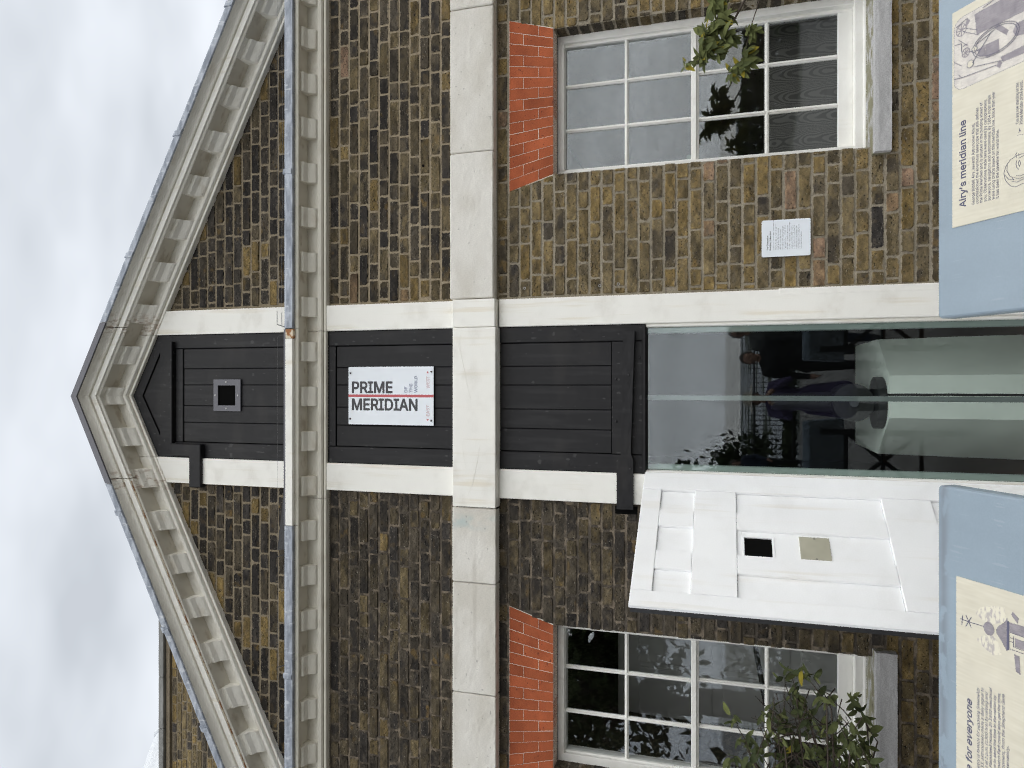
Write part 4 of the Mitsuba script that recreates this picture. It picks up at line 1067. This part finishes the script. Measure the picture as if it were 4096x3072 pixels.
def spray(parent, base, d, n, L, r, spread=0.9, droop=0.5, yellow=0.06, bright=0.5):
    """A rosette of leaves at a twig's end."""
    for k in range(n):
        a = r.uniform(0, 2 * np.pi)
        q = np.array(d) * r.uniform(0.2, 0.9) + spread * np.array([math.cos(a), 0.75 * math.sin(a), math.sin(a * 1.7 + k)]) - [0, 0, droop]
        sh = 0.97 if r.rand() < yellow else np.clip(r.normal(bright, 0.22), 0.0, 0.9)
        add_leaf(np.array(base) + r.uniform(-0.022, 0.022, 3), q, L * r.uniform(0.6, 1.2), np.array([r.uniform(-.4, .4), -0.7, 0.6]) + r.uniform(-.5, .5, 3), sh, parent, r)


def twig(parent, pts, r0, r1, r):
    p = np.array(pts, float)
    q = np.vstack([p[0]] + [p[i] + (p[i + 1] - p[i]) * t + r.uniform(-0.006, 0.006, 3) for i in range(len(p) - 1) for t in (0.33, 0.66, 1.0)])
    put('twig', tube(q, np.linspace(r0, r1, len(q)), 6), 'bark_mat', parent, smooth=True)
    return q


r1 = np.random.RandomState(21)
BR = thing('laurel_branch', 'bright green leafy branch hanging in front of the right sash window', 'branch')
Yb = -0.42
twig(BR, [(2.75, -0.35, 1.25), (2.35, -0.40, 1.40), (2.08, Yb, 1.52), (1.93, Yb, 1.62), (1.86, Yb, 1.72)], 0.009, 0.003, r1)
twig(BR, [(2.30, -0.38, 1.42), (2.12, Yb, 1.42), (1.96, Yb, 1.475)], 0.005, 0.002, r1)
twig(BR, [(2.36, -0.40, 1.40), (2.20, Yb, 1.55), (2.02, Yb, 1.66)], 0.006, 0.003, r1)
twig(BR, [(1.96, Yb, 1.475), (1.84, Yb, 1.50), (1.76, Yb, 1.54)], 0.003, 0.0015, r1)
twig(BR, [(1.93, Yb, 1.62), (1.84, Yb, 1.72), (1.83, Yb, 1.79)], 0.003, 0.0015, r1)
for b, d, n, L in (((2.02, Yb, 1.66), (-.5, -.3, .1), 12, 0.085), ((1.96, Yb, 1.69), (-.6, -.2, .1), 12, 0.085), ((1.90, Yb, 1.70), (-.7, -.3, 0), 14, 0.085), ((1.86, Yb, 1.72), (-.5, -.3, .3), 10, 0.075), ((2.06, Yb, 1.62), (.1, -.3, .2), 9, 0.09), ((2.12, Yb, 1.66), (.1, -.2, .5), 9, 0.09),
                   ((1.83, Yb, 1.79), (-.3, -.2, .5), 6, 0.05), ((1.94, Yb, 1.60), (-.3, -.3, -.3), 8, 0.085), ((1.88, Yb, 1.64), (-.6, -.2, -.4), 8, 0.08), ((1.96, Yb, 1.475), (-.3, -.3, 0), 7, 0.075), ((1.78, Yb, 1.53), (-.6, -.3, 0), 9, 0.075), ((1.83, Yb, 1.50), (-.2, -.3, -.5), 8, 0.075), ((1.75, Yb, 1.57), (-.5, -.3, .2), 6, 0.06)):
    spray(BR, b, d, int(n * 2.5), L * 0.95, r1, 0.8, 0.55, 0.09, 0.62)

r2 = np.random.RandomState(8)
SH = thing('window_shrub', 'dark green leafy shrub growing up in front of the left sash window', 'shrub')
Ys = -0.45
root = (-2.9, -0.52, 0.75)
ends = [(-1.72, 1.55), (-1.76, 1.50), (-1.88, 1.56), (-1.60, 1.40), (-1.66, 1.34), (-1.47, 1.30), (-1.42, 1.27), (-1.36, 1.22), (-1.40, 1.17), (-1.55, 1.22), (-1.62, 1.20), (-1.72, 1.30), (-1.80, 1.36), (-1.86, 1.42), (-1.92, 1.46), (-1.66, 1.12), (-1.76, 1.18),
        (-1.84, 1.26), (-1.92, 1.32), (-1.72, 1.04), (-1.82, 1.10), (-1.90, 1.18), (-1.98, 1.22), (-1.58, 1.06), (-1.66, 0.98), (-1.76, 0.96), (-1.86, 1.00), (-1.94, 1.06), (-1.55, 0.96), (-1.62, 0.92), (-1.74, 0.92), (-1.84, 0.93), (-1.92, 0.97), (-2.0, 1.10), (-2.0, 1.36), (-2.02, 1.5)]
for x, z in ends:
    y = Ys + r2.uniform(-0.12, 0.12)
    mid = np.array([-2.3 + r2.uniform(-0.06, 0.06), y + 0.03, 0.6 * z + 0.35 + r2.uniform(-0.08, 0.08)])
    q = twig(SH, [root, mid, (x - 0.14, y, z - r2.uniform(0.03, 0.10)), (x, y, z)], 0.008, 0.0018, r2)
    n = 7 if (x > -1.6 and z > 1.05) else 9 if z > 1.3 else 14
    spray(SH, (x, y, z), (r2.uniform(-.3, .3), -0.3, 0.5), int(n * 0.8), 0.066, r2, 0.95, 0.15, 0.003, 0.36)
    spray(SH, q[-3], (0.1, -0.3, 0.3), 6, 0.068, r2, 1.0, 0.1, 0.0, 0.22)
for k in range(75):
    x, z = r2.uniform(-2.0, -1.5), r2.uniform(0.92, 1.38)
    dx = r2.uniform(-0.16, 0.16)
    twig(SH, [(x, Ys + r2.uniform(-.1, .15), z), (x + dx, Ys + r2.uniform(-.15, .1), z + r2.uniform(-0.03, 0.17))], 0.0034, 0.0014, r2)

for parent, ls_ in more_leaves.items():
    put('further_leaves', (np.vstack([a for a, _, _ in ls_]), np.vstack([f + 21 * i for i, (_, f, _) in enumerate(ls_)])), 'leaf_mat', parent, smooth=True, uv=np.vstack([u for _, _, u in ls_]), stuff=True)

# ---------------------------------------------------------------- behind the camera: what the panes mirror
def person(key_label, x, y, face, h, coat, legs, hair, group=None, arms='down', hat=False, glasses=False, skirt=False):
    P = thing('person', key_label, 'person', group)
    k = h / 1.75
    J = {'hipL': (-.09, 0, .92), 'hipR': (.09, 0, .92), 'kneeL': (-.10, .02, .50), 'kneeR': (.10, .02, .50), 'ankL': (-.10, -.02, .08), 'ankR': (.10, -.02, .08), 'toeL': (-.11, .15, .04), 'toeR': (.11, .15, .04),
         'waist': (0, 0, 1.08), 'chest': (0, .01, 1.30), 'neck': (0, 0, 1.47), 'shL': (-.19, 0, 1.42), 'shR': (.19, 0, 1.42)}
    if arms == 'up':
        J |= {'elL': (-.25, .18, 1.22), 'elR': (.25, .18, 1.22), 'wrL': (-.10, .34, 1.42), 'wrR': (.10, .34, 1.42)}
    else:
        J |= {'elL': (-.25, -.02, 1.14), 'elR': (.25, -.02, 1.14), 'wrL': (-.24, .08, .90), 'wrR': (.24, .08, .90)}

    def ball(j, r):
        return m3.Manifold.sphere(r, 20).translate(list(J[j] if isinstance(j, str) else j))

    def bone(a, ra, b, rb): return m3.Manifold.batch_hull([ball(a, ra), ball(b, rb)])

    def place(m, refine=0.03):
        mm = m.refine_to_length(refine).to_mesh()
        t = trimesh.Trimesh(mm.vert_properties[:, :3], mm.tri_verts, process=True)
        t = trimesh.smoothing.filter_taubin(t, iterations=12)
        v = np.array(t.vertices) * k
        c, s_ = math.cos(face), math.sin(face)
        return trimesh.Trimesh(np.c_[x + c * v[:, 0] - s_ * v[:, 1], y + s_ * v[:, 0] + c * v[:, 1], GZ + v[:, 2]], t.faces, process=False)
    skin = m3.Manifold.batch_hull([m3.Manifold.sphere(0.085, 24).scale([.88, 1.05, 1.25]).translate([0, .01, 1.64]), ball((0, .045, 1.57), .045)]) + bone('neck', .055, (0, 0, 1.56), .052)
    skin += m3.Manifold.sphere(.016, 10).translate([0, .105, 1.615]) + m3.Manifold.sphere(.02, 10).scale([.5, 1, 1.5]).translate([.08, 0, 1.63]) + m3.Manifold.sphere(.02, 10).scale([.5, 1, 1.5]).translate([-.08, 0, 1.63])
    for sd in ('L', 'R'):
        w = np.array(J['wr' + sd]); e = np.array(J['el' + sd]); d = (w - e) / np.linalg.norm(w - e)
        pm = w + d * .07
        sx = -1 if sd == 'L' else 1
        skin += bone(tuple(w), .028, tuple(pm), .034)
        for q in range(4):
            o = np.array([sx * (0.0), .0, 0]) + np.cross(d, [sx, 0, 0]) * (.018 * (q - 1.5))
            skin += bone(tuple(pm + o), .010, tuple(pm + o + d * (.075 - .008 * abs(q - 1.4)) + np.array([-sx * .012, .012, 0])), .008)
        skin += bone(tuple(w + d * .03), .012, tuple(w + d * .07 + np.array([-sx * .035, .02, 0])), .009)
    put('body', place(skin, 0.02), 'skin_mat', P, smooth=True)
    top = m3.Manifold.batch_hull([ball('chest', .15), ball('shL', .062), ball('shR', .062), ball('waist', .135)]) + m3.Manifold.batch_hull([ball('waist', .135), ball('hipL', .115), ball('hipR', .115)]) + m3.Manifold.batch_hull([ball('shL', .06), ball('shR', .06), ball('neck', .06)])
    for sd in ('L', 'R'): top += bone('sh' + sd, .064, 'el' + sd, .05) + bone('el' + sd, .05, 'wr' + sd, .036)
    if skirt: top += m3.Manifold.batch_hull([ball('hipL', .12), ball('hipR', .12), ball('kneeL', .16), ball('kneeR', .16)])
    put('coat' if not skirt else 'dress', place(top), coat, P, smooth=True)
    low = None
    for sd in ('L', 'R'):
        q = bone('hip' + sd, .10, 'knee' + sd, .065) + bone('knee' + sd, .065, 'ank' + sd, .045)
        low = q if low is None else low + q
    put('trousers', place(low), legs, P, smooth=True)
    for sd in ('L', 'R'): put('shoe', place(bone('ank' + sd, .045, 'toe' + sd, .038)), 'coat_black', P, smooth=True)
    hr = m3.Manifold.sphere(0.094, 24).scale([.92, 1.06, 1.2]).translate([0, -.012, 1.655]) - m3.Manifold.cube([.4, .4, .4], True).translate([0, .245, 1.52])
    put('hair', place(hr, 0.025), hair, P, smooth=True)
    if hat:
        put('sun_hat', place(m3.Manifold.cylinder(.012, .21, .205, 36).translate([0, 0, 1.69]) + m3.Manifold.cylinder(.10, .105, .09, 30).translate([0, 0, 1.70]), 0.03), 'straw_mat', P, smooth=True)
    if glasses:
        g = m3.Manifold.cube([.05, .006, .035], True).translate([-.033, .108, 1.645]) + m3.Manifold.cube([.05, .006, .035], True).translate([.033, .108, 1.645]) + m3.Manifold.cube([.16, .005, .008], True).translate([0, .106, 1.655])
        put('glasses', place(g, 0.05), 'black_iron', P)
    return P


person('person in a black coat behind the viewer, mirrored dark in the tall pane', 0.42, -5.05, 0.15, 1.66, 'coat_black', 'coat_black', 'hair_mat')
person('grey-haired person with glasses and grey coat, mirrored right in the tall pane', 0.78, -5.35, 0.1, 1.80, 'coat_grey', 'jean_mat', 'hair_grey', glasses=True)
person('person in violet dress and straw hat, hands raised, mirrored in the tall pane', -0.10, -5.0, -0.1, 1.58, 'dress_violet', 'coat_black', 'hair_mat', arms='up', hat=True, skirt=True)
person('distant person in jeans by the railing, mirrored low in the tall pane', -1.9, -14.2, 0.6, 1.72, 'jean_mat', 'coat_black', 'hair_mat')
person('distant person in a grey jacket by the railing, mirrored low in the tall pane', -2.7, -14.6, -0.5, 1.76, 'coat_grey', 'coat_black', 'hair_mat')

RL = thing('iron_railing', 'black iron railing of thin upright bars, mirrored in the panes', 'railing')
for z in (0.86, -0.1): put('rail', bx(-9, 9, 15.48, 15.52, z - 0.02, z + 0.02), 'black_iron', RL)
bars = [cyl((-9 + 0.125 * i, -15.5, GZ), (-9 + 0.125 * i, -15.5, 1.02), 0.011, 6) for i in range(145)]
for b in bars: put('bar', b, 'black_iron', RL)


def tree(label, x, y, base, h, r, seed, group=None, lean=0.0, leaf=0.17, n=5200):
    rr = np.random.RandomState(seed)
    t = thing('tree', label, 'tree', group)
    put('trunk', tube([(x, y, base), (x + lean * .3, y, base + h * .25), (x + lean * .6, y, base + h * .5), (x + lean, y, base + h * .8)], [0.28, 0.22, 0.15, 0.05], 10), 'bark_mat', t, smooth=True)
    vs, fs, o = [], [], 0
    cl = []
    for k in range(26):
        d = rr.normal(size=3); d /= np.linalg.norm(d)
        c = np.array([x + lean, y, base + h * .62]) + d * np.array([r, r, h * .40]) * rr.uniform(.45, .95)
        cl.append((c, r * rr.uniform(.20, .42)))
        put('limb', tube([(x + lean * .5, y, base + h * .4), ((x + c[0]) / 2, (y + c[1]) / 2, (base + h * .45 + c[2]) / 2), c], [0.09, 0.05, 0.02], 6), 'bark_mat', t, smooth=True)
    for k in range(n):
        c, q = cl[rr.randint(len(cl))]
        pnt = c + rr.normal(size=3) * q * [.6, .6, .5]
        u, w = rr.normal(size=3), rr.normal(size=3)
        u /= np.linalg.norm(u); w = np.cross(u, w); w /= np.linalg.norm(w)
        L = leaf * rr.uniform(.6, 1.3)
        vs.append(np.array([pnt - u * L, pnt + w * L * .45, pnt + u * L, pnt - w * L * .45]))
        fs += [[o, o + 1, o + 2], [o, o + 2, o + 3]]; o += 4
    put('crown', (np.vstack(vs), np.array(fs)), 'tree_leaf_mat', t)
    return t


tree('broad dark tree close on the left behind the viewer, mirrored in the left window', -6.6, -10.5, GZ, 9.5, 3.3, 3, n=5000)
tree('second dark tree further left behind the viewer, mirrored in the left window', -11.5, -13.0, GZ, 11.0, 4.0, 4, n=4600)
tree('round leafy tree beyond the railing, mirrored at the left of the tall pane', -5.2, -34.0, -5.0, 8.9, 2.3, 6, leaf=0.2, n=4200)
tree('low bushy tree beyond the railing, mirrored at the far left of the tall pane', -9.5, -38.0, -6.0, 11.5, 3.4, 9, leaf=0.22, n=4200)
hv, hf = [], []   # lower behind the people, taller to the right
hr = np.random.RandomState(2)
for k in range(9000):
    c = np.array([hr.uniform(-12, 14), -16.6 + hr.normal() * .35, hr.uniform(GZ, 0.05)]) if k % 2 else np.array([hr.uniform(4.5, 14), -16.6 + hr.normal() * .4, hr.uniform(GZ, 1.15)])
    u, w = hr.normal(size=3), hr.normal(size=3)
    u /= np.linalg.norm(u); w = np.cross(u, w); w /= np.linalg.norm(w)
    hv.append(np.array([c - u * .13, c + w * .07, c + u * .13, c - w * .07])); hf += [[4 * k, 4 * k + 1, 4 * k + 2], [4 * k, 4 * k + 2, 4 * k + 3]]
single('hedge', (np.vstack(hv), np.array(hf)), 'tree_leaf_mat', 'long dark hedge behind the iron railing, taller at its right end', 'hedge')
